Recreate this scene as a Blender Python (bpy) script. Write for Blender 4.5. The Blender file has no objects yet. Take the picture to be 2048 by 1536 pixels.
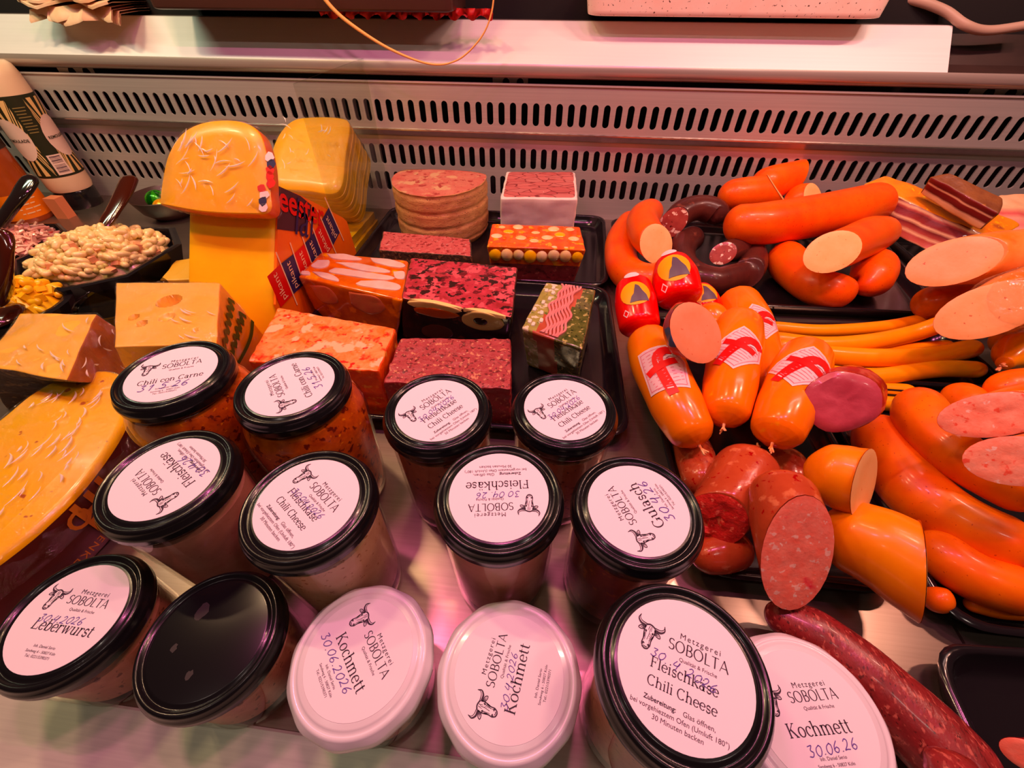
import bpy, bmesh, math, random
from mathutils import Vector, Matrix, noise
random.seed(7)
scene = bpy.context.scene
COL = scene.collection
PI = math.pi

# ------------------------------------------------------------------ camera
PSI, PITCH, ROLL, FPX = math.radians(-6.2288), math.radians(44.173), math.radians(0.253), 834.5
CAM = Vector((0.0, 0.0, 0.36))
def _cam_axes():
    f0 = Vector((0, math.cos(PITCH), -math.sin(PITCH)))
    u0 = Vector((0, math.sin(PITCH), math.cos(PITCH)))
    r0 = Vector((1, 0, 0))
    r = r0 * math.cos(ROLL) + u0 * math.sin(ROLL)
    u = u0 * math.cos(ROLL) - r0 * math.sin(ROLL)
    m = Matrix(((math.cos(PSI), math.sin(PSI), 0), (-math.sin(PSI), math.cos(PSI), 0), (0, 0, 1)))
    return m @ f0, m @ r, m @ u
FW, RT, UP = _cam_axes()
cd = bpy.data.cameras.new('camera')
cam = bpy.data.objects.new('camera', cd)
COL.objects.link(cam)
cd.sensor_width = 36.0
cd.lens = 36.0 * FPX / 2048.0
cd.clip_start = 0.01
cd.clip_end = 50
cam.matrix_world = Matrix(((RT.x, UP.x, -FW.x, CAM.x), (RT.y, UP.y, -FW.y, CAM.y), (RT.z, UP.z, -FW.z, CAM.z), (0, 0, 0, 1)))
scene.camera = cam

# ------------------------------------------------------------------ view, world, lights
scene.view_settings.view_transform = 'Standard'
scene.view_settings.look = 'None'
scene.view_settings.exposure = 0.0
scene.view_settings.gamma = 1.0
scene.view_settings.use_curve_mapping = False
world = bpy.data.worlds.new('shop_air')
scene.world = world
world.use_nodes = True
wb = world.node_tree.nodes['Background']
wb.inputs[0].default_value = (0.42, 0.27, 0.20, 1)
wb.inputs[1].default_value = 0.09

def lamp(x, y, z, power, color, sx, sy, tilt=0.0):
    d = bpy.data.lights.new('counter_or_added_lamp', 'AREA')
    d.shape = 'RECTANGLE'
    d.size, d.size_y = sx, sy
    d.energy = power
    d.color = color
    o = bpy.data.objects.new('counter_or_added_lamp', d)
    o.location = (x, y, z)
    o.rotation_euler = (tilt, 0, 0)
    COL.objects.link(o)
    return o
PINK, WARM, SHOP, ROSE = (1.0, 0.19, 0.44), (1.0, 0.62, 0.34), (1.0, 0.80, 0.68), (1.0, 0.46, 0.34)
LAMPS = [(-0.30, 0.28, 0.95, 1.9, PINK), (-0.02, 0.28, 0.95, 1.7, PINK), (0.24, 0.28, 0.95, 1.8, PINK),
         (-0.85, 0.48, 0.95, 2.8, WARM), (-0.50, 0.50, 0.95, 2.6, WARM), (-0.12, 0.54, 0.95, 1.1, WARM),
         (0.42, 0.46, 0.95, 2.9, ROSE), (0.80, 0.48, 0.95, 2.9, ROSE)]
for x, y, z, p, c in LAMPS:
    lamp(x, y, z, p, c, 0.10, 0.02)
# shop lights in front of the counter, then two added, unseen lights that brighten the rear worktop
for x, p in ((-0.6, 0.60), (0.1, 0.60), (0.7, 1.0)):
    lamp(x, -0.25, 1.25, p, SHOP, 0.12, 0.03, math.radians(22))
lamp(-1.0, 0.55, 0.80, 2.1, (0.84, 1.0, 0.68), 0.5, 0.03, math.radians(40))
lamp(0.55, 0.55, 0.80, 1.9, (1.0, 0.62, 0.56), 0.4, 0.03, math.radians(40))

# ------------------------------------------------------------------ objects
def thing(name, label, cat, loc=(0, 0, 0), group=None):
    o = bpy.data.objects.new(name, None)
    o.empty_display_size = 0.02
    COL.objects.link(o)
    o.location = loc
    o['label'] = label
    o['category'] = cat
    if group:
        o['group'] = group
    return o
def origin_of(o):
    v = Vector((0, 0, 0))
    while o is not None:
        v = v + Vector(o.location)
        o = o.parent
    return v
def mesh_data(name, verts, faces, mats, midx=None, smooth=True, sharp=40, uvs=None):
    me = bpy.data.meshes.new(name)
    me.from_pydata([tuple(v) for v in verts], [], faces)
    bm = bmesh.new()
    bm.from_mesh(me)
    bmesh.ops.recalc_face_normals(bm, faces=bm.faces[:])
    bm.to_mesh(me)
    bm.free()
    for m in (mats if isinstance(mats, (list, tuple)) else [mats]):
        me.materials.append(m)
    if midx:
        me.polygons.foreach_set('material_index', midx)
    if uvs:
        ul = me.uv_layers.new(name='UVMap')
        for lp in me.loops:
            ul.data[lp.index].uv = uvs[lp.vertex_index]
    if smooth:
        me.polygons.foreach_set('use_smooth', [True] * len(me.polygons))
        if sharp is not None:
            me.set_sharp_from_angle(angle=math.radians(sharp))
    me.update()
    return me
def obj(name, verts, faces, mats, parent=None, loc=None, label=None, **kw):
    """verts in world space; the object's origin is its parent's base (or loc)"""
    o0 = origin_of(parent) if parent else Vector(loc if loc is not None else (0, 0, 0))
    me = mesh_data(name, [Vector(v) - o0 for v in verts], faces, mats, **kw)
    o = bpy.data.objects.new(name, me)
    COL.objects.link(o)
    if parent:
        o.parent = parent
    else:
        o.location = o0
    if label:
        o['label'] = label
    return o
def tag(o, label, cat, group=None, kind=None):
    o['label'] = label
    o['category'] = cat
    if group:
        o['group'] = group
    if kind:
        o['kind'] = kind
    return o
def struct(name, verts, faces, mats, **kw):
    o = obj(name, verts, faces, mats, **kw)
    o['kind'] = 'structure'
    return o
def base_of(verts):
    n = len(verts)
    return Vector((sum(v[0] for v in verts) / n, sum(v[1] for v in verts) / n, min(v[2] for v in verts)))

# ------------------------------------------------------------------ materials
VIVID = 1.28      # the food colours are strong
def srgb(r, g, b):
    f = lambda c: (c / 255 / 12.92) if c / 255 <= 0.04045 else ((c / 255 + 0.055) / 1.055) ** 2.4
    c = [f(r), f(g), f(b)]
    m = 0.3 * c[0] + 0.6 * c[1] + 0.1 * c[2]
    return tuple(min(0.95, max(0.0012, m + (q - m) * VIVID)) for q in c) + (1.0,)
def soft(r, g, b):
    c = srgb(r, g, b)
    m = 0.3 * c[0] + 0.6 * c[1] + 0.1 * c[2]
    return tuple((m + (q - m) * 0.80) * 0.82 for q in c[:3]) + (1.0,)
def pale(r, g, b):
    c = srgb(r, g, b)
    m = 0.3 * c[0] + 0.6 * c[1] + 0.1 * c[2]
    return tuple(min(.95, m + (q - m) * 0.78) for q in c[:3]) + (1.0,)
_mats = {}
def new_mat(name):
    m = bpy.data.materials.new(name)
    m.use_nodes = True
    return m, m.node_tree, m.node_tree.nodes['Principled BSDF']
def coord(nt, scale=1.0, uv=False, stretch=None):
    tc = nt.nodes.new('ShaderNodeTexCoord')
    mp = nt.nodes.new('ShaderNodeMapping')
    mp.inputs['Scale'].default_value = stretch if stretch else (scale,) * 3
    nt.links.new(tc.outputs['UV' if uv else 'Object'], mp.inputs[0])
    return mp.outputs[0]
def ramp(nt, fac, stops, interp='LINEAR'):
    r = nt.nodes.new('ShaderNodeValToRGB')
    r.color_ramp.interpolation = interp
    e = r.color_ramp.elements
    while len(e) < len(stops):
        e.new(0.5)
    for el, (p, c) in zip(e, stops):
        el.position = p
        el.color = c
    nt.links.new(fac, r.inputs[0])
    return r.outputs[0]
def noise_fac(nt, vec, scale, detail=4, rough=0.55, dist=0.0):
    n = nt.nodes.new('ShaderNodeTexNoise')
    n.inputs['Scale'].default_value = scale
    n.inputs['Detail'].default_value = detail
    n.inputs['Roughness'].default_value = rough
    n.inputs['Distortion'].default_value = dist
    nt.links.new(vec, n.inputs['Vector'])
    return n.outputs[0]
def bump(nt, b, fac, strength, dist):
    bn = nt.nodes.new('ShaderNodeBump')
    bn.inputs['Strength'].default_value = strength
    bn.inputs['Distance'].default_value = dist
    nt.links.new(fac, bn.inputs['Height'])
    nt.links.new(bn.outputs[0], b.inputs['Normal'])
def simple(name, c, rough=0.5, metal=0.0, spec=0.5, var=None, vscale=60, bumps=None, coat=0.0, sss=0.0, trans=0.0, ior=1.45):
    """plain surface; var = second colour mixed in by noise"""
    if name in _mats:
        return _mats[name]
    m, nt, b = new_mat(name)
    b.inputs['Base Color'].default_value = c
    b.inputs['Roughness'].default_value = rough
    b.inputs['Metallic'].default_value = metal
    b.inputs['Specular IOR Level'].default_value = spec
    b.inputs['Coat Weight'].default_value = coat
    b.inputs['Coat Roughness'].default_value = 0.08
    b.inputs['IOR'].default_value = ior
    b.inputs['Transmission Weight'].default_value = trans
    if sss:
        b.inputs['Subsurface Weight'].default_value = sss
        b.inputs['Subsurface Radius'].default_value = (0.006, 0.003, 0.0015)
        b.inputs['Subsurface Scale'].default_value = 1.0
    if var:
        v = coord(nt)
        f = noise_fac(nt, v, vscale)
        nt.links.new(ramp(nt, f, [(0.35, c), (0.65, var)]), b.inputs['Base Color'])
    if bumps:
        v = coord(nt)
        bump(nt, b, noise_fac(nt, v, bumps[0]), bumps[1], bumps[2])
    _mats[name] = m
    return m
def mottled(name, base, spots, rough=0.45, bumps=None, spec=0.5, coat=0.0, stretch=None, warp=0.0):
    """noise base colours plus layers of spots: (scale, threshold, soft, colour)"""
    if name in _mats:
        return _mats[name]
    m, nt, b = new_mat(name)
    v = coord(nt, stretch=stretch)
    col = ramp(nt, noise_fac(nt, v, base[0], 5, 0.6, warp), [(0.32, base[1]), (0.68, base[2])])
    for k, (sc, th, soft, c) in enumerate(spots):
        mp = nt.nodes.new('ShaderNodeMapping')
        mp.inputs['Location'].default_value = (k * 3.1, k * 1.7, k * 2.3)
        nt.links.new(v, mp.inputs[0])
        f = noise_fac(nt, mp.outputs[0], sc, 3, 0.5)
        msk = ramp(nt, f, [(th, (0, 0, 0, 1)), (min(1, th + soft), (1, 1, 1, 1))])
        mx = nt.nodes.new('ShaderNodeMix')
        mx.data_type = 'RGBA'
        nt.links.new(msk, mx.inputs[0])
        nt.links.new(col, mx.inputs[6])
        mx.inputs[7].default_value = c
        col = mx.outputs[2]
    nt.links.new(col, b.inputs['Base Color'])
    b.inputs['Roughness'].default_value = rough
    b.inputs['Specular IOR Level'].default_value = spec
    b.inputs['Coat Weight'].default_value = coat
    b.inputs['Coat Roughness'].default_value = 0.1
    if bumps:
        bump(nt, b, noise_fac(nt, v, bumps[0]), bumps[1], bumps[2])
    _mats[name] = m
    return m
def chunky(name, scale, stops, edge=None, edge_w=0.06, rough=0.4, warp=0.35, stretch=None, bumps=None, coat=0.0, fine=None):
    """voronoi chunks with seams between them"""
    if name in _mats:
        return _mats[name]
    m, nt, b = new_mat(name)
    v = coord(nt, stretch=stretch)
    nz = nt.nodes.new('ShaderNodeTexNoise')
    nz.inputs['Scale'].default_value = scale * 0.9
    nt.links.new(v, nz.inputs['Vector'])
    ad = nt.nodes.new('ShaderNodeMix')
    ad.data_type = 'VECTOR'
    ad.inputs[0].default_value = 1.0
    mul = nt.nodes.new('ShaderNodeVectorMath')
    mul.operation = 'SCALE'
    mul.inputs['Scale'].default_value = warp / scale
    nt.links.new(nz.outputs['Color'], mul.inputs[0])
    sm = nt.nodes.new('ShaderNodeVectorMath')
    sm.operation = 'ADD'
    nt.links.new(v, sm.inputs[0])
    nt.links.new(mul.outputs[0], sm.inputs[1])
    vo = nt.nodes.new('ShaderNodeTexVoronoi')
    vo.inputs['Scale'].default_value = scale
    nt.links.new(sm.outputs[0], vo.inputs['Vector'])
    sep = nt.nodes.new('ShaderNodeSeparateColor')
    nt.links.new(vo.outputs['Color'], sep.inputs[0])
    col = ramp(nt, sep.outputs[0], stops)
    if fine:
        f = noise_fac(nt, v, fine[0], 3)
        msk = ramp(nt, f, [(fine[1], (0, 0, 0, 1)), (fine[1] + 0.08, (1, 1, 1, 1))])
        mx = nt.nodes.new('ShaderNodeMix')
        mx.data_type = 'RGBA'
        nt.links.new(msk, mx.inputs[0])
        nt.links.new(col, mx.inputs[6])
        mx.inputs[7].default_value = fine[2]
        col = mx.outputs[2]
    if edge:
        ve = nt.nodes.new('ShaderNodeTexVoronoi')
        ve.feature = 'DISTANCE_TO_EDGE'
        ve.inputs['Scale'].default_value = scale
        nt.links.new(sm.outputs[0], ve.inputs['Vector'])
        msk = ramp(nt, ve.outputs['Distance'], [(edge_w * 0.4, (1, 1, 1, 1)), (edge_w, (0, 0, 0, 1))])
        mx = nt.nodes.new('ShaderNodeMix')
        mx.data_type = 'RGBA'
        nt.links.new(msk, mx.inputs[0])
        nt.links.new(col, mx.inputs[6])
        mx.inputs[7].default_value = edge
        col = mx.outputs[2]
    nt.links.new(col, b.inputs['Base Color'])
    b.inputs['Roughness'].default_value = rough
    b.inputs['Coat Weight'].default_value = coat
    b.inputs['Coat Roughness'].default_value = 0.12
    if bumps:
        bump(nt, b, noise_fac(nt, v, bumps[0]), bumps[1], bumps[2])
    _mats[name] = m
    return m
def clear(name, tint, ior=1.45, rough=0.03, wrinkle=None, extra=0.0):
    """thin clear sheet: see-through, with a mirror-like skin"""
    if name in _mats:
        return _mats[name]
    m, nt, b = new_mat(name)
    nt.nodes.remove(b)
    tr = nt.nodes.new('ShaderNodeBsdfTransparent')
    tr.inputs[0].default_value = tint
    gl = nt.nodes.new('ShaderNodeBsdfGlossy')
    gl.inputs['Roughness'].default_value = rough
    lw = nt.nodes.new('ShaderNodeLayerWeight')
    lw.inputs['Blend'].default_value = 0.5
    pw = nt.nodes.new('ShaderNodeMath')
    pw.operation = 'POWER'
    nt.links.new(lw.outputs['Facing'], pw.inputs[0])
    pw.inputs[1].default_value = 4.0
    fr = nt.nodes.new('ShaderNodeMath')
    fr.operation = 'MULTIPLY_ADD'
    nt.links.new(pw.outputs[0], fr.inputs[0])
    fr.inputs[1].default_value = 0.55
    fr.inputs[2].default_value = ((ior - 1) / (ior + 1)) ** 2
    if wrinkle:
        v = coord(nt)
        f = noise_fac(nt, v, wrinkle[0], 4, 0.6, wrinkle[3])
        bn = nt.nodes.new('ShaderNodeBump')
        bn.inputs['Strength'].default_value = wrinkle[1]
        bn.inputs['Distance'].default_value = wrinkle[2]
        nt.links.new(f, bn.inputs['Height'])
        nt.links.new(bn.outputs[0], gl.inputs['Normal'])
    fac = fr.outputs[0]
    if extra:
        a = nt.nodes.new('ShaderNodeMath')
        a.operation = 'ADD'
        a.use_clamp = True
        nt.links.new(fac, a.inputs[0])
        a.inputs[1].default_value = extra
        fac = a.outputs[0]
    mx = nt.nodes.new('ShaderNodeMixShader')
    nt.links.new(fac, mx.inputs[0])
    nt.links.new(tr.outputs[0], mx.inputs[1])
    nt.links.new(gl.outputs[0], mx.inputs[2])
    nt.links.new(mx.outputs[0], nt.nodes['Material Output'].inputs[0])
    _mats[name] = m
    return m
def steel(name, c, rough, streak=(4, 400, 400), amt=0.25, metal=0.45):
    if name in _mats:
        return _mats[name]
    m, nt, b = new_mat(name)
    v = coord(nt, stretch=streak)
    f = noise_fac(nt, v, 1.0, 3)
    nt.links.new(ramp(nt, f, [(0.3, tuple(x * (1 - amt * 0.5) for x in c[:3]) + (1,)), (0.7, c)]), b.inputs['Base Color'])
    b.inputs['Metallic'].default_value = metal
    b.inputs['Roughness'].default_value = rough
    bump(nt, b, f, 0.06, 0.0004)
    _mats[name] = m
    return m

STEEL = steel('brushed_steel', (0.62, 0.58, 0.54, 1), 0.36)
STEEL_DECK = steel('deck_steel', (0.40, 0.32, 0.26, 1), 0.28, metal=0.88)
STEEL_LEDGE = steel('ledge_steel', (0.78, 0.84, 0.64, 1), 0.45, metal=0.3)
DARK = simple('duct_black', (0.006, 0.004, 0.004, 1), 0.8)
BLACK_PLASTIC = simple('black_plastic', (0.010, 0.008, 0.010, 1), 0.16, spec=0.6)
BLACK_LID = simple('black_lacquer', (0.006, 0.006, 0.007, 1), 0.22, spec=0.5, coat=0.15)
WHITE_LID = simple('white_lacquer', (0.78, 0.78, 0.80, 1), 0.25, spec=0.5, coat=0.3)
PAPER = simple('label_paper', (0.86, 0.84, 0.87, 1), 0.6, spec=0.3)
INK = simple('print_ink', (0.055, 0.035, 0.055, 1), 0.6, spec=0.2)
INK_SOFT = simple('fine_print_ink', (0.13, 0.09, 0.12, 1), 0.6, spec=0.2)
PEN = simple('violet_pen', (0.12, 0.07, 0.38, 1), 0.5, spec=0.2)
GLASS = clear('jar_glass', (0.97, 0.95, 0.93, 1), 1.5, 0.02)
PANE = clear('clear_pane', (0.90, 0.93, 0.90, 1), 1.45, 0.01)
FILM = clear('cling_film', (0.99, 0.985, 0.975, 1), 1.45, 0.12, (42, 1.0, 0.014, 2.2), 0.03)

# ------------------------------------------------------------------ shape builders
def loft(rings, cap0=True, cap1=True, closed=True):
    """rings: lists of points of the same length"""
    n = len(rings[0])
    v = [p for r in rings for p in r]
    f = []
    for i in range(len(rings) - 1):
        for j in range(n if closed else n - 1):
            k = (j + 1) % n
            f.append((i * n + j, i * n + k, (i + 1) * n + k, (i + 1) * n + j))
    if cap0:
        f.append(tuple(reversed(range(n))))
    if cap1:
        f.append(tuple((len(rings) - 1) * n + j for j in range(n)))
    return v, f
def lathe(profile, c=(0, 0, 0), n=64, wob=None):
    """profile of (r, z); wob(i, ang) scales r"""
    c = Vector(c)
    rings = []
    for i, (r, z) in enumerate(profile):
        rings.append([c + Vector((r * (wob(i, 2 * PI * j / n) if wob else 1) * math.cos(2 * PI * j / n), r * (wob(i, 2 * PI * j / n) if wob else 1) * math.sin(2 * PI * j / n), z)) for j in range(n)])
    return loft(rings)
def box(x0, x1, y0, y1, z0, z1):
    v = [(x, y, z) for x in (x0, x1) for y in (y0, y1) for z in (z0, z1)]
    f = [(0, 1, 3, 2), (4, 6, 7, 5), (0, 4, 5, 1), (2, 3, 7, 6), (0, 2, 6, 4), (1, 5, 7, 3)]
    return [Vector(p) for p in v], f
def merge(*parts):
    V, F = [], []
    for v, f in parts:
        o = len(V)
        V += list(v)
        F += [tuple(i + o for i in q) for q in f]
    return V, F
def crs(pts, n):
    """smooth path through points; returns n+1 samples"""
    P = [Vector(p) for p in pts]
    if len(P) == 2:
        return [P[0].lerp(P[1], i / n) for i in range(n + 1)]
    Q = [P[0] * 2 - P[1]] + P + [P[-1] * 2 - P[-2]]
    L = [0]
    for a, b in zip(P, P[1:]):
        L.append(L[-1] + (b - a).length)
    out = []
    for i in range(n + 1):
        s = L[-1] * i / n
        k = max(j for j in range(len(P)) if L[j] <= s + 1e-12)
        k = min(k, len(P) - 2)
        t = (s - L[k]) / max(1e-9, L[k + 1] - L[k])
        a, b, c, d = Q[k], Q[k + 1], Q[k + 2], Q[k + 3]
        out.append(0.5 * ((2 * b) + (c - a) * t + (2 * a - 5 * b + 4 * c - d) * t * t + (3 * b - a - 3 * c + d) * t ** 3))
    return out
def tube(pts, rad, n=14, m=32, ends=('round', 'round'), flat=1.0, pucker=0.0, end_len=1.0, rough=0.0, power=2.0, roll=0.0):
    """swept body. ends: 'round', 'flat', or a cut-plane normal. returns (verts, faces, uvs, ring0, ring1, frames)"""
    path = crs(pts, m)
    R = rad if callable(rad) else (lambda t: rad)
    tot = sum((b - a).length for a, b in zip(path, path[1:]))
    # add samples near rounded ends
    ts = [i / m for i in range(m + 1)]
    ext = []
    for e, t0 in ((0, 0.0), (1, 1.0)):
        if ends[e] == 'round':
            w = R(t0) * end_len / tot
            for q in (0.0, 0.06, 0.15, 0.3, 0.5, 0.75):
                ext.append(t0 + (w * q if e == 0 else -w * q))
    ts = sorted(set([round(t, 6) for t in ts + ext if 0 <= t <= 1]))
    cum = [0]
    for a, b in zip(path, path[1:]):
        cum.append(cum[-1] + (b - a).length)
    def at(t):
        s = t * tot
        k = 0
        while k < m - 1 and cum[k + 1] < s:
            k += 1
        u = (s - cum[k]) / max(1e-9, cum[k + 1] - cum[k])
        return path[k].lerp(path[k + 1], u), (path[k + 1] - path[k]).normalized()
    rings, frames, uvs = [], [], []
    for t in ts:
        p, d = at(t)
        e = 0.01
        d = (at(min(1, t + e))[0] - at(max(0, t - e))[0]).normalized()
        side = d.cross(Vector((0, 0, 1)))
        if side.length < 0.15:
            side = d.cross(Vector((0, 1, 0)))
        side.normalize()
        upv = side.cross(d).normalized()
        r = R(t)
        k = 1.0
        pk = 0.0
        for e, tt in ((0, t), (1, 1 - t)):
            if ends[e] == 'round':
                w = R(float(e)) * end_len / tot
                if tt < w:
                    q = 1 - tt / w
                    k *= math.sqrt(max(0.0, 1 - q ** 2)) if q < 1 else 0.0
                    pk = max(pk, q)
        k = max(k, 0.035)
        ring = []
        for j in range(n):
            a = 2 * PI * j / n + roll
            ca, sa = math.cos(a), math.sin(a)
            if power != 2.0:
                h = (abs(ca) ** power + abs(sa) ** power) ** (-1.0 / power)
                ca, sa = ca * h, sa * h
            rr = r * k
            if pucker and pk > 0.15:
                rr *= 1 - pucker * (pk ** 2) * (0.5 + 0.5 * math.cos(9 * a + 3 * math.sin(a)))
            q = p + side * (rr * sa) + upv * (rr * ca * flat)
            if rough:
                nv = noise.noise_vector(q * 55)
                q = q + nv * rough
            ring.append(q)
        rings.append(ring)
        frames.append((p, d, side, upv, r))
        uvs += [(j / n, t) for j in range(n)]
    for e in (0, 1):
        if not isinstance(ends[e], str):
            nrm = Vector(ends[e]).normalized()
            idx = 0 if e == 0 else -1
            p, d, rr = frames[idx][0], frames[idx][1], frames[idx][4]
            out = -d if e == 0 else d
            if nrm.dot(out) < 0:
                nrm = -nrm
            k = nrm.dot(out)
            for q, rg in enumerate(rings):
                last = rg is rings[idx]
                if not last and (frames[q][0] - p).length > rr * 3.5:
                    continue
                for j in range(n):
                    h = (rg[j] - p).dot(nrm)
                    if last or h > 0:
                        rg[j] = rg[j] - out * max(-rr * 3, min(rr * 3, h / k))
    v, f = loft(rings)
    return v, f, uvs, rings[0], rings[-1], frames
def disc_on(ring, lift, shrink=1.0, rings_n=5, rough=0.0):
    """a slightly domed slice face filling a cut ring"""
    c = sum(ring, Vector()) / len(ring)
    nrm = Vector()
    for i in range(len(ring)):
        nrm += (ring[i] - c).cross(ring[(i + 1) % len(ring)] - c)
    nrm.normalize()
    out = []
    for k in range(rings_n):
        s = shrink * (1 - k / rings_n)
        ring_k = []
        for p in ring:
            q = c + (p - c) * s + nrm * (lift * (0.3 if k == 0 else 1.0))
            if rough and k:
                q = q + nrm * rough * noise.noise(q * 160)
            ring_k.append(q)
        out.append(ring_k)
    v, f = loft(out, cap0=False, cap1=True)
    return v, f, nrm
def block(top4, bot4, n=18, rnd=0.12, rough=0.0008, nscale=60, seed=0.0, bulge=0.0):
    """six-sided lump; corner order: back-left, back-right, front-right, front-left. returns verts, dict side->faces"""
    T = [Vector(p) for p in top4]
    B = [Vector(p) for p in bot4]
    key, V, sides = {}, [], {k: [] for k in ('top', 'bottom', 'left', 'right', 'front', 'back')}
    def P(a, b, c):
        # a: x -1..1, b: y -1..1 (back = +1), c: z
        p = Vector((a, b, c))
        inn = Vector([max(-1 + rnd, min(1 - rnd, q)) for q in p])
        d = p - inn
        if d.length > 1e-9:
            p = inn + d.normalized() * rnd
        u, w, h = (p.x + 1) / 2, (p.y + 1) / 2, (p.z + 1) / 2
        bt = (B[3].lerp(B[2], u)).lerp(B[0].lerp(B[1], u), w)
        tp = (T[3].lerp(T[2], u)).lerp(T[0].lerp(T[1], u), w)
        q = bt.lerp(tp, h)
        if bulge:
            cen = sum(T + B, Vector()) / 8
            q = q + Vector((q.x - cen.x, q.y - cen.y, 0)) * bulge * (1 - (2 * h - 1) ** 2)
        if rough:
            q = q + noise.noise_vector(q * nscale + Vector((seed, seed, seed))) * rough
        return q
    def vid(a, b, c):
        k = (round(a, 5), round(b, 5), round(c, 5))
        if k not in key:
            key[k] = len(V)
            V.append(P(a, b, c))
        return key[k]
    # denser lines near the edges
    g = [-1, -1 + rnd * 0.3, -1 + rnd * 0.65, -1 + rnd] + [(-1 + rnd) + (2 - 2 * rnd) * i / n for i in range(1, n)] + [1 - rnd, 1 - rnd * 0.65, 1 - rnd * 0.3, 1]
    N = len(g) - 1
    for i in range(N):
        for j in range(N):
            a0, a1, b0, b1 = g[i], g[i + 1], g[j], g[j + 1]
            sides['top'].append((vid(a0, b0, 1), vid(a1, b0, 1), vid(a1, b1, 1), vid(a0, b1, 1)))
            sides['bottom'].append((vid(a0, b0, -1), vid(a0, b1, -1), vid(a1, b1, -1), vid(a1, b0, -1)))
            sides['front'].append((vid(a0, -1, b0), vid(a1, -1, b0), vid(a1, -1, b1), vid(a0, -1, b1)))
            sides['back'].append((vid(a0, 1, b0), vid(a0, 1, b1), vid(a1, 1, b1), vid(a1, 1, b0)))
            sides['left'].append((vid(-1, a0, b0), vid(-1, a0, b1), vid(-1, a1, b1), vid(-1, a1, b0)))
            sides['right'].append((vid(1, a0, b0), vid(1, a1, b0), vid(1, a1, b1), vid(1, a0, b1)))
    return V, sides
def submesh(V, faces):
    idx, nv, nf = {}, [], []
    for f in faces:
        q = []
        for i in f:
            if i not in idx:
                idx[i] = len(nv)
                nv.append(V[i])
            q.append(idx[i])
        nf.append(tuple(q))
    return nv, nf
def block_parts(root, V, sides, spec):
    """spec: list of (part name, sides, material)"""
    for nm, ss, mt in spec:
        v, f = submesh(V, [q for s in ss for q in sides[s]])
        obj(nm, v, f, mt, root)
def film_over(root, V, sides, grow=1.012, ss=('top', 'left', 'right', 'front', 'back'), seed=1.0, amp=0.0015, mat_=None):
    c = sum(V, Vector()) / len(V)
    v, f = submesh(V, [q for s in ss for q in sides[s]])
    v = [c + (p - c) * grow + noise.noise_vector(p * 45 + Vector((seed, 0, 0))) * amp for p in v]
    return obj('cling_film', v, f, mat_ or FILM, root, label='clear crinkled cling film')
def ribbon(pts, w, taper=None):
    """flat stroke in 2-D; w number or list"""
    n = len(pts)
    v, f = [], []
    for i in range(n):
        a = pts[max(0, i - 1)]
        b = pts[min(n - 1, i + 1)]
        dx, dy = b[0] - a[0], b[1] - a[1]
        l = math.hypot(dx, dy) or 1
        ww = (w[i] if isinstance(w, (list, tuple)) else w) / 2
        v += [(pts[i][0] - dy / l * ww, pts[i][1] + dx / l * ww), (pts[i][0] + dy / l * ww, pts[i][1] - dx / l * ww)]
        if i:
            k = 2 * i
            f.append((k - 2, k - 1, k + 1, k))
    return v, f
def curve2(pts, n=10):
    return [(p.x, p.y) for p in crs([(a, b, 0) for a, b in pts], n)]
# ------------------------------------------------------------------ lettering
_txt = {}
def text2d(s, bold=0.0, spacing=1.0):
    """outline letters as flat mesh data, centred, width 1; returns verts, faces, height"""
    key = (s, bold, spacing)
    if key in _txt:
        return _txt[key]
    c = bpy.data.curves.new('lettering', 'FONT')
    c.body = s
    c.align_x = 'CENTER'
    c.resolution_u = 3
    c.offset = bold
    c.space_character = spacing
    o = bpy.data.objects.new('lettering', c)
    COL.objects.link(o)
    bpy.context.view_layer.update()
    me = bpy.data.meshes.new_from_object(o.evaluated_get(bpy.context.evaluated_depsgraph_get()))
    v = [(q.co.x, q.co.y) for q in me.vertices]
    f = [tuple(p.vertices) for p in me.polygons]
    bpy.data.objects.remove(o)
    bpy.data.curves.remove(c)
    bpy.data.meshes.remove(me)
    x0, x1 = min(a for a, b in v), max(a for a, b in v)
    y0 = min(b for a, b in v)
    y1 = max(b for a, b in v)
    w = x1 - x0
    v = [((a - (x0 + x1) / 2) / w, b / w) for a, b in v]
    _txt[key] = (v, f, 0.7 / w)
    return _txt[key]
def place2(vf, u, v, w, ang=0.0, slant=0.0, sy=1.0):
    c, s = math.cos(ang), math.sin(ang)
    out = []
    for a, b in vf[0]:
        x, y = (a + b * slant) * w, b * w * sy
        out.append((u + x * c - y * s, v + x * s + y * c))
    return out, vf[1]
# serif letters drawn as thick and thin strokes (x-height 1, capitals 1.45)
TK, TN = 0.17, 0.075
def _arc(cx, cy, rx, ry, a0, a1, n=14, heavy=True):
    pts, ws = [], []
    for i in range(n + 1):
        a = math.radians(a0 + (a1 - a0) * i / n)
        pts.append((cx + rx * math.cos(a), cy + ry * math.sin(a)))
        ws.append(TN + (TK - TN) * (abs(math.cos(a)) if heavy else abs(math.sin(a))))
    return ('r', pts, ws)
def _stem(x, y0, y1, top='b', bot='b', w=TK):
    out = [('r', [(x, y0), (x, y1)], w)]
    for y, k in ((y1 - TN / 2, top), (y0 + TN / 2, bot)):
        if k == 'b':
            out.append(('r', [(x - 0.19, y), (x + 0.19, y)], TN))
        elif k == 'l':
            out.append(('r', [(x - 0.2, y - 0.04), (x, y)], TN))
    return out
def _ln(x0, y0, x1, y1, w):
    return ('r', [(x0, y0), (x1, y1)], w)
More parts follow.
